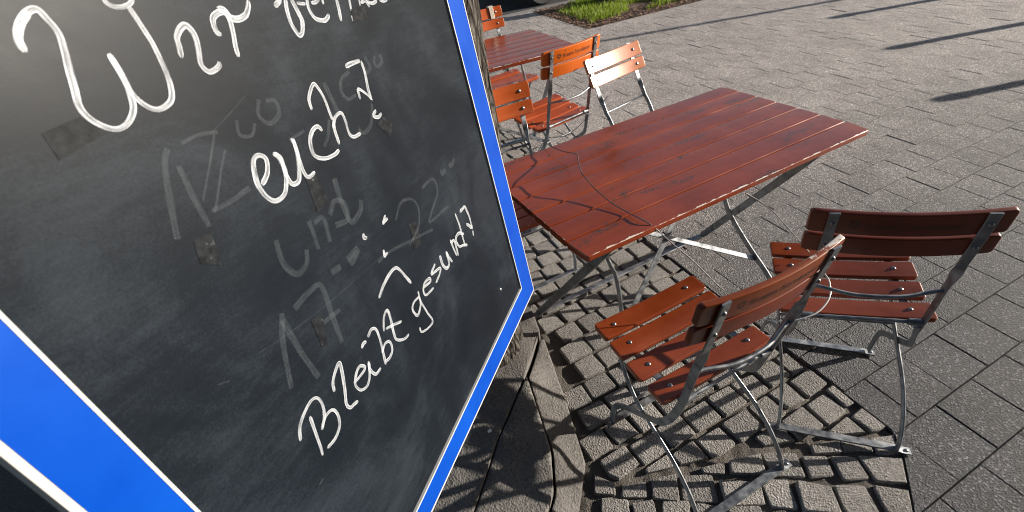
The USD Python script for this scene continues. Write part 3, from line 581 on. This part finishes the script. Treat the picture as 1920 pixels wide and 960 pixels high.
TAPES = [[(-651, 605), (-627, 608), (-620, 595), (-637, 592), (-652, 589)], [(-610, 503), (-595, 502), (-602, 475), (-615, 486)], [(-479, 499), (-464, 496), (-465, 465), (-484, 464)], [(-337, 510), (-320, 514), (-306, 499), (-321, 489)], [(-348, 373), (-330, 366), (-338, 335), (-357, 337)], [(-554, 373), (-541, 371), (-552, 339), (-558, 342)], [(-307, 637), (-277, 639), (-277, 625), (-312, 624)]]
def ribbon(pts, w, seed, taper=True, n=6):
    P = spline(np.array(pts) / 1000., n); rg = np.random.default_rng(seed); T = np.gradient(P, axis=0); T /= np.linalg.norm(T, axis=1, keepdims=True) + 1e-12
    N2 = np.column_stack([-T[:, 1], T[:, 0]]); s = np.concatenate([[0], np.cumsum(np.linalg.norm(np.diff(P, axis=0), axis=1))]); hw = w / 2000. * (1 + .10 * np.sin(s * 90 + seed))
    if taper: hw = hw * np.clip(np.minimum(s, s[-1] - s) / (w / 1000. * .6) * .5 + .5, .5, 1)
    k_ = 5; V_, UV, F = [], [], []
    for i in range(len(P)):
        for j in range(k_):
            t = j / (k_ - 1) * 2 - 1; V_.append([*(P[i] + N2[i] * hw[i] * t), .0012 + seed * 3e-6]); UV.append([s[i] * 100 + seed * 7.3, t * .5 + .5])
    for i in range(len(P) - 1):
        for j in range(k_ - 1):
            a = i * k_ + j; F += [[a, a + k_, a + k_ + 1], [a, a + k_ + 1, a + 1]]
    F = np.array(F)
    return np.array(V_), F, np.array(UV)
def linked(a, c): return min(np.hypot(*(np.array(p) - np.array(q))) for p in a[2] for q in c[2]) < (a[1] + c[1]) * .75
groups = []                                       # strokes that touch make one letter
for i, s_ in enumerate(STROKES):
    hit = [g_ for g_ in groups if any(STROKES[k][0] == s_[0] and linked(STROKES[k], s_) for k in g_)]
    groups = [g_ for g_ in groups if g_ not in hit] + [sum(hit, []) + [i]]
for g_ in groups:
    o = 0; V_, F, UV = [], [], []; wd = STROKES[g_[0]][0]
    for i in g_: a, f, c = ribbon(STROKES[i][2], STROKES[i][1] * .86, i + 1, wd != 'erased'); V_.append(a); F.append(f + o); UV.append(c); o += len(a)
    obj({'erased': 'erased_letter', 'smile': 'drawn_mark'}.get(wd, 'letter'), (np.vstack(V_), np.vstack(F)), 'erased_chalk' if wd == 'erased' else 'paint_marker', bd, uv=np.vstack(UV))
obj('screw', dome_bolt((-.1485, .1108, .0008), (0, 0, 1), .004, .0022), 'bolt', bd, smooth=True)
for k_, tq in enumerate(TAPES): obj('tape_scrap', ex(Polygon(np.array(tq) / 1000.).buffer(.0006), .0008, .00115 + .00004 * k_), 'tape', bd)

# ---------------------------------------------------------------- folding chairs
def pen(polys, nib=.085, ang=math.radians(38)):
    """Broad-nib strokes, as in blackletter: hull of the slanted nib along each segment."""
    n = np.array([math.cos(ang), math.sin(ang)]) * nib / 2; n2 = np.array([-n[1], n[0]]) * .28; nb = np.array([n + n2, n - n2, -n - n2, -n + n2]); out = []
    for pl in polys:
        for a, b in zip(pl[:-1], pl[1:]):
            out.append(Polygon(np.vstack([nb + a, nb + b])).convex_hull if False else unary_union([Polygon(nb + a), Polygon(nb + b)]).convex_hull)
    return unary_union(out)
def mn(x, h=.6): return [(x - .05, h - .06), (x, h), (x + .02, .08), (x + .08, .02)]
GL = {'r': ([mn(0), [(.03, .5), (.12, .6), (.2, .52)]], .27), 'a': ([[(.0, .5), (.1, .6), (.2, .5), (.2, .08), (.28, .02)], [(.2, .33), (.02, .22), (.03, .06), (.12, .02), (.2, .12)]], .33),
      'u': ([mn(0), mn(.22), [(.02, .06), (.2, .16)]], .36), 'e': ([[(.2, .4), (.2, .54), (.1, .6), (.0, .5), (.0, .1), (.1, .02), (.22, .1)], [(.0, .3), (.2, .4)]], .29), 'i': ([mn(0), [(.0, .78), (.03, .82)]], .15),
      'n': ([mn(0), mn(.22), [(.02, .5), (.2, .6)]], .36), 's': ([[(.2, .54), (.1, .6), (.02, .46), (.18, .22), (.1, .02), (.0, .1)]], .27), 'h': ([[(-.03, .86), (.0, .9), (.0, .02)], [(.0, .5), (.12, .6), (.22, .5), (.2, .1), (.1, -.1)]], .31),
      'B': ([[(-.08, .75), (.05, .85), (.05, .05), (.2, .0), (.38, .15), (.34, .4), (.1, .46)], [(.05, .82), (.25, .88), (.36, .7), (.14, .48)], [(-.1, .3), (-.12, .6)]], .55),
      'H': ([[(-.08, .7), (.06, .88), (.1, .5), (.06, .05), (-.06, .0)], [(.06, .45), (.24, .62), (.36, .5), (.36, .1), (.24, -.12)], [(.06, .85), (.3, .92)]], .52), ' ': ([], .3)}
def lettering(text, size):
    x, ps = 0, []
    for ch_ in text:
        pl, adv = GL[ch_]
        if pl: ps.append(affinity.translate(pen(pl), x, 0))
        x += adv
    return affinity.scale(unary_union(ps), size, size, origin=(0, 0)), x * size
TXT, TW = lettering('Brauerei Herrenhausen', .0215)
shield = Polygon([(-.45, .5), (.45, .5), (.45, -.05), (.3, -.35), (0, -.55), (-.3, -.35), (-.45, -.05)]).difference(unary_union([sbox(-.09, -.3, .09, .32), sbox(-.27, -.02, .27, .15)]))
def print_mesh(bow):
    sx = .188 / TW; t = affinity.scale(TXT, sx, 1.05, origin=(0, 0)); t = affinity.translate(t, -.078, -.010); s = affinity.translate(affinity.scale(shield, .024, .024, origin=(0, 0)), -.104, 0); out = []
    g_ = unary_union([t, s])
    for pgn in getattr(g_, 'geoms', [g_]):
        v2, f = trimesh.creation.triangulate_polygon(pgn, engine='earcut'); out.append(trimesh.Trimesh(np.column_stack([v2, bow(v2[:, 0]) + .0003]), f, process=False))
    return trimesh.util.concatenate(out)
PIV = np.array([0, -.18, .45])
def chair(label, loc, rz, tx=0., ty=0., bk=0., back_mat='back_wood', seat_mat='seat_wood', low_mat='back_wood', group='wooden slat folding chairs', twist=0.):
    c = thing('folding_chair', label, 'chair', (*loc, 0), rz, group)
    def df(ms, back=False):
        m_ = cat(ms) if isinstance(ms, list) else ms
        v = np.array(m_.vertices)
        if bk or twist:
            w = np.clip((v[:, 2] - .45) / .15, 0, 1)
            for i in np.nonzero(w > 0)[0]: v[i] = PIV + Rx(bk * w[i]) @ Rz(twist * w[i]) @ (v[i] - PIV)
        if tx or ty:
            for i in range(len(v)):
                t = min(max(v[i][2] / .4, 0), 1); v[i] = Rx(tx * t) @ Ry(ty * t) @ v[i]
        return trimesh.Trimesh(v, m_.faces, process=False)
    # seat slats
    for k_, (yc, w, zt, yb) in enumerate(((.1265, .069, .465, .128), (.047, .069, .4565, .05), (-.0335, .068, .446, -.035), (-.1255, .068, .4505, -.123))):
        s = slat(.398, w, .018, .009, .003, 14); v = s.vertices; v[:, 2] += -.006 * (1 - (v[:, 0] / .198) ** 2)
        tilt = (.05, .08, .09, -.03)[k_]; s = trimesh.Trimesh(v @ Rx(tilt).T + [0, yc, zt - .009], s.faces, process=False)
        sl = obj('seat_slat', df(s), seat_mat, c, smooth=45)
        for sx in (-1, 1): obj('bolt', df(dome_bolt((sx * .144, yb, zt - .0028), (0, 0, 1), .0066, .004)), 'bolt', sl, smooth=True)
    # back slats
    lean = math.radians(7.6)
    for k_, (zc, w) in enumerate(((.8425, .070), (.769, .060))):
        s = slat(.398, w, .016, .009, .003, 20); bow = lambda x: .021 * (1 - (x / .198) ** 2)
        def place(ms):
            v = np.array(ms.vertices); v = v @ Rx(math.pi / 2 + lean).T; yc = -.2185 + .008 - (zc - .8425) * math.tan(lean) + 0.
            return trimesh.Trimesh(v + [0, yc - .008, zc], ms.faces, process=False)
        v = s.vertices.copy(); v[:, 2] += bow(v[:, 0]); s = trimesh.Trimesh(v, s.faces, process=False)
        sl = obj('back_slat', df(place(s), True), back_mat if k_ == 0 else low_mat, c, smooth=45)
        for sx in (-1, 1):
            b = dome_bolt((sx * .152, 0, bow(.152) - .0078), (0, 0, -1), .0075, .0045); obj('bolt', df(place(b), True), 'bolt', sl, smooth=True)
        if k_ == 0: obj('lettering', df(place(print_mesh(lambda x: bow(x) + .008)), True), 'print_ink', sl)
    for sx in (-1, 1):
        key = [(.152, -.2445, .877), (.152, -.2405, .844), (.152, -.2305, .769), (.152, -.219, .694), (.152, -.212, .655), (.152, -.203, .604), (.153, -.186, .48), (.156, -.172, .40), (.166, -.153, .335), (.176, -.125, .292), (.178, -.065, .240), (.180, .015, .176), (.184, .055, .135), (.188, .072, .085), (.190, .075, .016)]
        P = spline([(sx * x, y, z) for x, y, z in key], 4); rings = []
        for q in P:
            ph = np.clip((.70 - q[2]) / .06, 0, 1) * math.pi / 2; rg_ = bar_ring(.024 if q[2] > .3 else .022, .0055, .0014); cc, ss = math.cos(ph), math.sin(ph); rings.append(np.column_stack([cc * rg_[:, 0] - ss * rg_[:, 1], ss * rg_[:, 0] + cc * rg_[:, 1]]))
        st_ = obj('back_strut', df(sweep(P, np.array(rings), side=(1, 0, 0)), True), 'steel', c, smooth=40)
        [obj('bolt', df(dome_bolt((sx * .152, y_, z_), (0, -1, .13), .006, .005), True), 'bolt', st_, smooth=True) for y_, z_ in ((-.2435, .8445), (-.2335, .7695))]
        key = [(.150, .13, .440), (.156, .10, .405), (.165, .045, .325), (.171, -.013, .267), (.173, -.084, .228), (.173, -.185, .181), (.173, -.259, .124), (.173, -.312, .06), (.173, -.334, .012)]
        e_ = circle(1, 10) * [.0055, .0088]
        obj('rear_leg', df(sweep(spline([(sx * x, y, z) for x, y, z in key], 4), e_, side=(1, 0, 0))), 'steel', c, smooth=True)
        obj('seat_rail', df(sweep(np.array([(sx * .144, y, z) for y, z in ((.155, .444), (.10, .441), (.03, .434), (-.04, .427), (-.12, .430), (-.192, .444))]), bar_ring(.020, .005, .001), side=(1, 0, 0))), 'steel', c, smooth=30)
    def foot(y, hump): return sweep(np.array([(x, y, .0075 + hump * (abs(x) < .17)) for x in (-.213, -.19, -.165, -.08, 0, .08, .165, .19, .213)]), bar_ring(.026, .006, .0015), side=(0, 1, 0))
    f1 = obj('foot_bar', df(foot(-.330, .006)), 'steel', c, smooth=30); f2 = obj('foot_bar', df(foot(.074, .004)), 'steel', c, smooth=30)
    for f_, y in ((f1, -.330), (f2, .074)): [obj('bolt', df(dome_bolt((sx * .201, y, .0105), (0, 0, 1), .006, .004)), 'bolt', f_, smooth=True) for sx in (-1, 1)]
    pv = obj('pivot_rod', df(tube([(-.15, -.186, .462), (.15, -.186, .462)], .0055, 0)), 'steel', c, smooth=40)
    for sx in (-1, 1): obj('sleeve', df(tube([(sx * .118, -.186, .462), (sx * .149, -.186, .462)], .0105, 0, 12)), 'steel', pv, smooth=40)
    obj('back_rod', df(tube([(-.152, -.205, .604), (-.12, -.212, .602), (-.05, -.232, .598), (.05, -.232, .598), (.12, -.212, .602), (.152, -.205, .604)], .0055), True), 'steel', c, smooth=True)
    obj('leg_rod', df(tube([(-.171, -.02, .268), (.171, -.02, .268)], .0048, 0)), 'steel', c, smooth=40)
    return c
near = 'chairs on the near side of the front table'
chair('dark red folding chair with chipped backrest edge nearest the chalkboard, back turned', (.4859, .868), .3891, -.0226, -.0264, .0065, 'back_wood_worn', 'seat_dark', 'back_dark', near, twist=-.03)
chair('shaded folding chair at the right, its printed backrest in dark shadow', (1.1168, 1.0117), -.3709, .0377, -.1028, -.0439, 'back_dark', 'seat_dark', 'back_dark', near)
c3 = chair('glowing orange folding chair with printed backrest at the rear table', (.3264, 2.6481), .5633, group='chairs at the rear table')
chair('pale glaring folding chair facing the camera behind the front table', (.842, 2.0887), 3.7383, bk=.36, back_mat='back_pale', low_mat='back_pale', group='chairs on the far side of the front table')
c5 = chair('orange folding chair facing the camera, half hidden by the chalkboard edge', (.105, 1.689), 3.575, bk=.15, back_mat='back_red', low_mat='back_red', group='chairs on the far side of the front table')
dup(c5, 'folding chair at the top left with pale cord tied round its backrest', (.1022, 3.2974, 0), 3.6195, 'chairs at the rear table')
dup(c3, 'folding chair mostly hidden behind the tree trunk at the rear table', (-.2646, 2.4992, 0), .4016)
def on_chair(pts, loc, rz, bk):
    out = []
    for q in np.atleast_2d(pts): w = np.clip((q[2] - .45) / .15, 0, 1); out.append(Rz(rz) @ (PIV + Rx(bk * w) @ (q - PIV)) + [*loc, 0])
    return np.array(out)
def yb(x, z): return -.2185 - .021 * (1 - (x / .198) ** 2) - (z - .8425) * math.tan(math.radians(7.6))
turns = []
for k_ in range(7):
    x0 = -.135 + k_ * .0042; ring_ = [(x0 + s, yb(x0, z) + dy, z) for s, dy, z in ((0, .0125, .804), (.0005, .0135, .842), (.001, .0125, .880), (.0015, 0, .883), (.002, -.0125, .880), (.0025, -.0135, .842), (.003, -.0125, .804), (.0035, 0, .801), (.0042, .0125, .804))]
    turns.append(tube(on_chair(ring_, (.1022, 3.2974), 3.6195, .15), .0023, 2, 6))
tag(obj('cord_wrap', turns, 'cord', smooth=True), 'pale cord wound round the backrest of the top left chair', 'cord')

# ---------------------------------------------------------------- tables
TL, TWd = 1.214, .654
_x = edge_mask('x', 0, TL / 2, .0008, .014, 40.0, True); wood('table_end', (.225, .040, .011), (.19, .032, .009), (.27, .052, .014), rough=.18, spec=.9, wear=.575, edge=(*_x, BARE))
_n = edge_neg('y', -TWd / 2, .0045, .022, 30.0); wood('table_near', (.225, .040, .011), (.19, .032, .009), (.27, .052, .014), rough=.18, spec=.9, wear=.575, edge=(*_n, BARE))
_f = edge_mask('y', 0, TWd / 2, .001, .016, 24.0); wood('table_far', (.225, .040, .011), (.19, .032, .009), (.27, .052, .014), rough=.18, spec=.9, wear=.575, edge=(*_f, BARE))
def plank(L, W, T, rn, rp, e=.0035):
    s = slat(L, W, T, .004, e, 12); v = s.vertices.copy()
    for sgn, r in ((-1, rn), (1, rp)):            # outer corners of the outer planks are cut rounder
        k_ = (v[:, 1] * sgn > W * .3) & (np.abs(v[:, 0]) > L / 2 - .0042); v[k_, 0] -= np.sign(v[k_, 0]) * (r - .004) * np.clip((v[k_, 1] * sgn - W * .3) / (W * .2), 0, 1)
    return trimesh.Trimesh(v, s.faces, process=False)
def table(label, loc, rz, tilt, group):
    t = thing('folding_table', label, 'table', (*loc, 0), rz, group)
    R_ = Rx(tilt)
    def df(m_): m_ = cat(m_) if isinstance(m_, list) else m_; v = np.array(m_.vertices); w = np.clip(v[:, 2:] / .7, 0, 1); return trimesh.Trimesh(v * (1 - w) + ((v - [0, 0, .745]) @ R_.T + [0, 0, .745]) * w, m_.faces, process=False)
    pw = TWd / 7
    for i in range(7):
        yc = -TWd / 2 + pw * (i + .5); p = plank(TL, pw - .0042, .022, .016 if i == 0 else .004, .016 if i == 6 else .004); p.apply_translation((0, yc, .734))
        obj('plank', df(p), 'table_near' if i == 0 else 'table_far' if i == 6 else 'table_end', t, smooth=45)
    for sx in (-1, 1):
        obj('top_rail', df(sweep(np.array([(sx * .47, -.29, .7195), (sx * .47, .29, .7195)]), bar_ring(.03, .006, .001), side=(1, 0, 0))), 'steel', t)
        far = spline([(sx * .465, -.27, .716), (sx * .467, -.225, .635), (sx * .485, -.01, .32), (sx * .503, .165, .05), (sx * .505, .188, .014)], 5)
        obj('leg', df(sweep(far, bar_ring(.008, .032, .0015), side=(1, 0, 0))), 'steel', t, smooth=30)
    ner = [(.25, .716), (.15, .48), (.05, .29), (-.09, .17), (-.22, .085), (-.31, .014)]
    obj('leg', df(sweep(spline([(.45, *q) for q in ner], 4), bar_ring(.007, .026, .0015), side=(1, 0, 0))), 'steel', t, smooth=30)
    obj('leg', df(sweep(spline([(-.26, .25, .716), (-.26, .16, .52), (-.25, .013, .32), (-.24, -.01, .28), (-.24, -.04, .21), (-.24, -.07, .10), (-.24, -.10, .014)], 4), bar_ring(.008, .024, .0015), side=(1, 0, 0))), 'steel', t, smooth=30)
    obj('foot_rail', sweep(np.array([(-.53, .19, .011), (.53, .19, .011)]), bar_ring(.024, .007, .0015), side=(0, 1, 0)), 'steel', t)
    obj('brace', df(sweep(np.array([(.45, -.156, .118), (.10, .050, .272), (-.10, .165, .36)]), bar_ring(.006, .022, .001), side=(0, .6, -.8))), 'steel', t)
    obj('brace', df(sweep(np.array([(-.235, -.09, .06), (-.17, -.07, .105), (.10, .058, .276), (.20, .105, .34)]), bar_ring(.006, .022, .001), side=(0, .6, -.8))), 'steel', t)
    return t
table('long dark red plank table with chipped white edges in the middle of the picture', (.6209, 1.4622), .4108, -.035, 'folding plank tables')
table('rear red plank table with bluish sky sheen behind the orange chair', (-.12, 2.91), .36, -.03, 'folding plank tables')

# ---------------------------------------------------------------- cables, cord
def cable(name, label, pts, r, mt, cat_='cable'): return tag(obj(name, tube(pts, r, 6, 8), mt, smooth=True), label, cat_)
cable('security_cable', 'thin dark steel cable looping over the front table towards the nearest chair', [(.005, 3.183, .02), (.072, 3.0, .03), (.138, 2.7, .08), (.167, 2.3, .3), (.182, 1.878, .6), (.185, 1.673, .735), (.2, 1.594, .757), (.235, 1.518, .768), (.264, 1.412, .806), (.265, 1.376, .802), (.261, 1.323, .797), (.264, 1.292, .792), (.29, 1.228, .774), (.322, 1.157, .764), (.357, 1.101, .76), (.404, 1.029, .758), (.47, 1.013, .69), (.539, .999, .62), (.603, .967, .55), (.634, .957, .52)], .0017, 'cable')
cable('security_cable', 'thin dark cable running from the table edge down to the shaded chair', [(.776, 1.201, .70), (.829, 1.209, .66), (.898, 1.219, .60), (.963, 1.191, .53), (1.018, 1.132, .466)], .0016, 'cable')
cable('cable_loop', 'clear plastic coated cable loop hanging between the two near chairs', [(.973, .994, .50), (.97, .96, .495), (.945, .911, .485), (.902, .877, .47), (.857, .863, .46), (.804, .864, .45), (.754, .887, .44), (.743, .92, .43)], .0024, 'cable_clear')
cable('loose_wire', 'thin wire with frayed end between the orange and the pale chair', [(.318, 2.617, .3), (.429, 2.52, .35), (.591, 2.619, .42), (.651, 2.707, .40), (.698, 2.822, .38), (.709, 2.786, .42), (.722, 2.774, .45)], .0025, 'cable')
# ---------------------------------------------------------------- street furniture that throws the long shadows, parked car
for k_, (x, y, h, lab) in enumerate(((7.14, 5.70, 1.0, 'farthest of the three dark bollards'), (6.97, 4.57, 1.0, 'middle one of the three dark bollards'), (6.51, 3.45, 1.0, 'nearest of the three dark bollards'))):
    b = thing('bollard', lab + ' at the right edge of the slab paving', 'bollard', (x, y, 0), group='bollards along the right of the pavement')
    pr = np.array([[.0001, 0], [.062, 0], [.062, .05], [.045, .07], [.045, h - .09], [.052, h - .08], [.052, h - .05], [.04, h - .015], [.0001, h]]); obj('post', trimesh.creation.revolve(pr, sections=20), 'post_metal', b, smooth=35)
sg = thing('sign_post', 'tall slim metal post far right of the slab paving', 'post', (9.6, 6.62, 0)); obj('pole', trimesh.creation.cylinder(.038, 2.6, sections=16, transform=trimesh.transformations.translation_matrix((0, 0, 1.3))), 'post_metal', sg, smooth=35)
obj('cap', trimesh.creation.icosphere(2, .045).apply_translation((0, 0, 2.6)), 'post_metal', sg, smooth=True)

ca = thing('parked_car', 'dark parked car on the road of which only a wheel shows', 'car', (1.04, 8.12, -.07), math.pi / 2 - UA)
prof = [(-.52, .36), (-.52, .62), (-.44, .78), (.35, .92), (1.05, 1.40), (2.35, 1.43), (3.05, 1.02), (3.5, .95), (3.55, .40), (3.4, .28), (3.02, .26)]
def arch(cx): return [(cx + .38 * math.cos(a), .30 + .38 * math.sin(a)) for a in np.linspace(.05, math.pi - .05, 10)]
pl = Polygon(prof + arch(2.6) + [(2.1, .22), (.5, .22)] + arch(0) + [(-.48, .30)])
e = trimesh.creation.extrude_polygon(pl, 1.6, engine='earcut'); v = np.array(e.vertices); v = np.column_stack([v[:, 0], v[:, 2] + .02, v[:, 1]]); k_ = v[:, 2] > .95; v[k_, 1] = .82 + (v[k_, 1] - .82) * .8
body = trimesh.Trimesh(v, e.faces[:, ::-1], process=False); obj('body', body, 'car_paint', ca, smooth=30)
for y in (.085, 1.555):
    q = Polygon([(.55, .98), (1.12, 1.33), (1.62, 1.35), (1.62, .98)]); q2 = Polygon([(1.68, .98), (1.68, 1.35), (2.3, 1.35), (2.85, .99)])
    for g_ in (q, q2):
        w_ = trimesh.creation.extrude_polygon(g_, .02, engine='earcut'); v = np.array(w_.vertices); s_ = -1 if y < .5 else 1
        obj('window', trimesh.Trimesh(np.column_stack([v[:, 0], .82 + (.745 + .012) * s_ * 1.0 * np.where(v[:, 1] > 1.2, .86, .87) + (v[:, 2] - .01), v[:, 1]]), w_.faces, process=False), 'glass', ca)
for cx in (0, 2.6):
    for y in (0.0, 1.44):
        w_ = thing_wheel = UsdGeom.Xform.Define(stage, path_of('wheel', ca)).GetPrim()
        pr = np.array([[.205, -.09], [.29, -.1], [.312, -.08], [.315, 0], [.312, .08], [.29, .1], [.205, .09], [.205, -.09]]); T = trimesh.transformations.rotation_matrix(math.pi / 2, (1, 0, 0)); T[:3, 3] = (cx, y + .1, .315)
        obj('tyre', trimesh.creation.revolve(pr, sections=40).apply_transform(T), 'rubber', w_, smooth=40)
        rim = [trimesh.creation.annulus(.175, .208, .16, sections=32).apply_transform(T), trimesh.creation.cylinder(.045, .12, sections=16).apply_transform(T)]
        for s_ in range(5):
            a = s_ / 5 * 6.283; sp_ = trimesh.creation.box((.15, .035, .05)); sp_.apply_translation((.11, 0, 0)); sp_.apply_transform(trimesh.transformations.rotation_matrix(a, (0, 0, 1))); sp_.apply_transform(T); rim.append(sp_)
        obj('rim', rim, 'alloy', w_, smooth=30)
for y in (.3, 1.34): obj('headlight', trimesh.creation.icosphere(2, 1).apply_scale([.06, .16, .07]).apply_translation((-.49, y, .66)), 'alloy', ca, smooth=True)
for y in (.3, 1.34): obj('tail_light', trimesh.creation.icosphere(2, 1).apply_scale([.05, .14, .08]).apply_translation((3.5, y, .86)), 'lamp_red', ca, smooth=True)

# ---------------------------------------------------------------- unseen facade added behind the camera to cut the sky fill
speckle('render_wall', (.09, .09, .095), (.12, .12, .125), (.07, .07, .075), 40, bump=.002)
cf = thing('cafe_building', 'unseen grey facade with windows added behind the camera to cut sky fill', 'building', (0, 0, 0))
def wall_box(u0, v0, z0, u1, v1, z1):
    e_ = trimesh.creation.extrude_polygon(Polygon(uv2w(np.array([u0, u1, u1, u0]), np.array([v0, v0, v1, v1]))), z1 - z0, engine='earcut'); e_.apply_translation((0, 0, z0)); return e_
obj('wall', wall_box(-16, -9, -.1, 4, -2.6, 9.5), 'render_wall', cf)
obj('plinth', wall_box(-16, -2.6, -.1, 4, -2.5, .5), 'stone', cf); obj('cornice', wall_box(-16, -2.6, 9.2, 4.1, -2.3, 9.6), 'stone', cf)
for u_ in (-14.5, -11.5, -8.5, -5.5, -2.5, .8):
    for z_ in (.9, 4.2, 6.8):
        w_ = obj('window', wall_box(u_, -2.6, z_, u_ + 1.5, -2.57, z_ + 1.9), 'glass', cf); obj('frame', [wall_box(u_ - .08, -2.6, z_ - .08, u_, -2.53, z_ + 1.98), wall_box(u_ + 1.5, -2.6, z_ - .08, u_ + 1.58, -2.53, z_ + 1.98), wall_box(u_ + .72, -2.569, z_, u_ + .78, -2.54, z_ + 1.9)], 'cream', w_); obj('sill', wall_box(u_ - .1, -2.6, z_ - .14, u_ + 1.6, -2.46, z_ - .082), 'stone', w_)
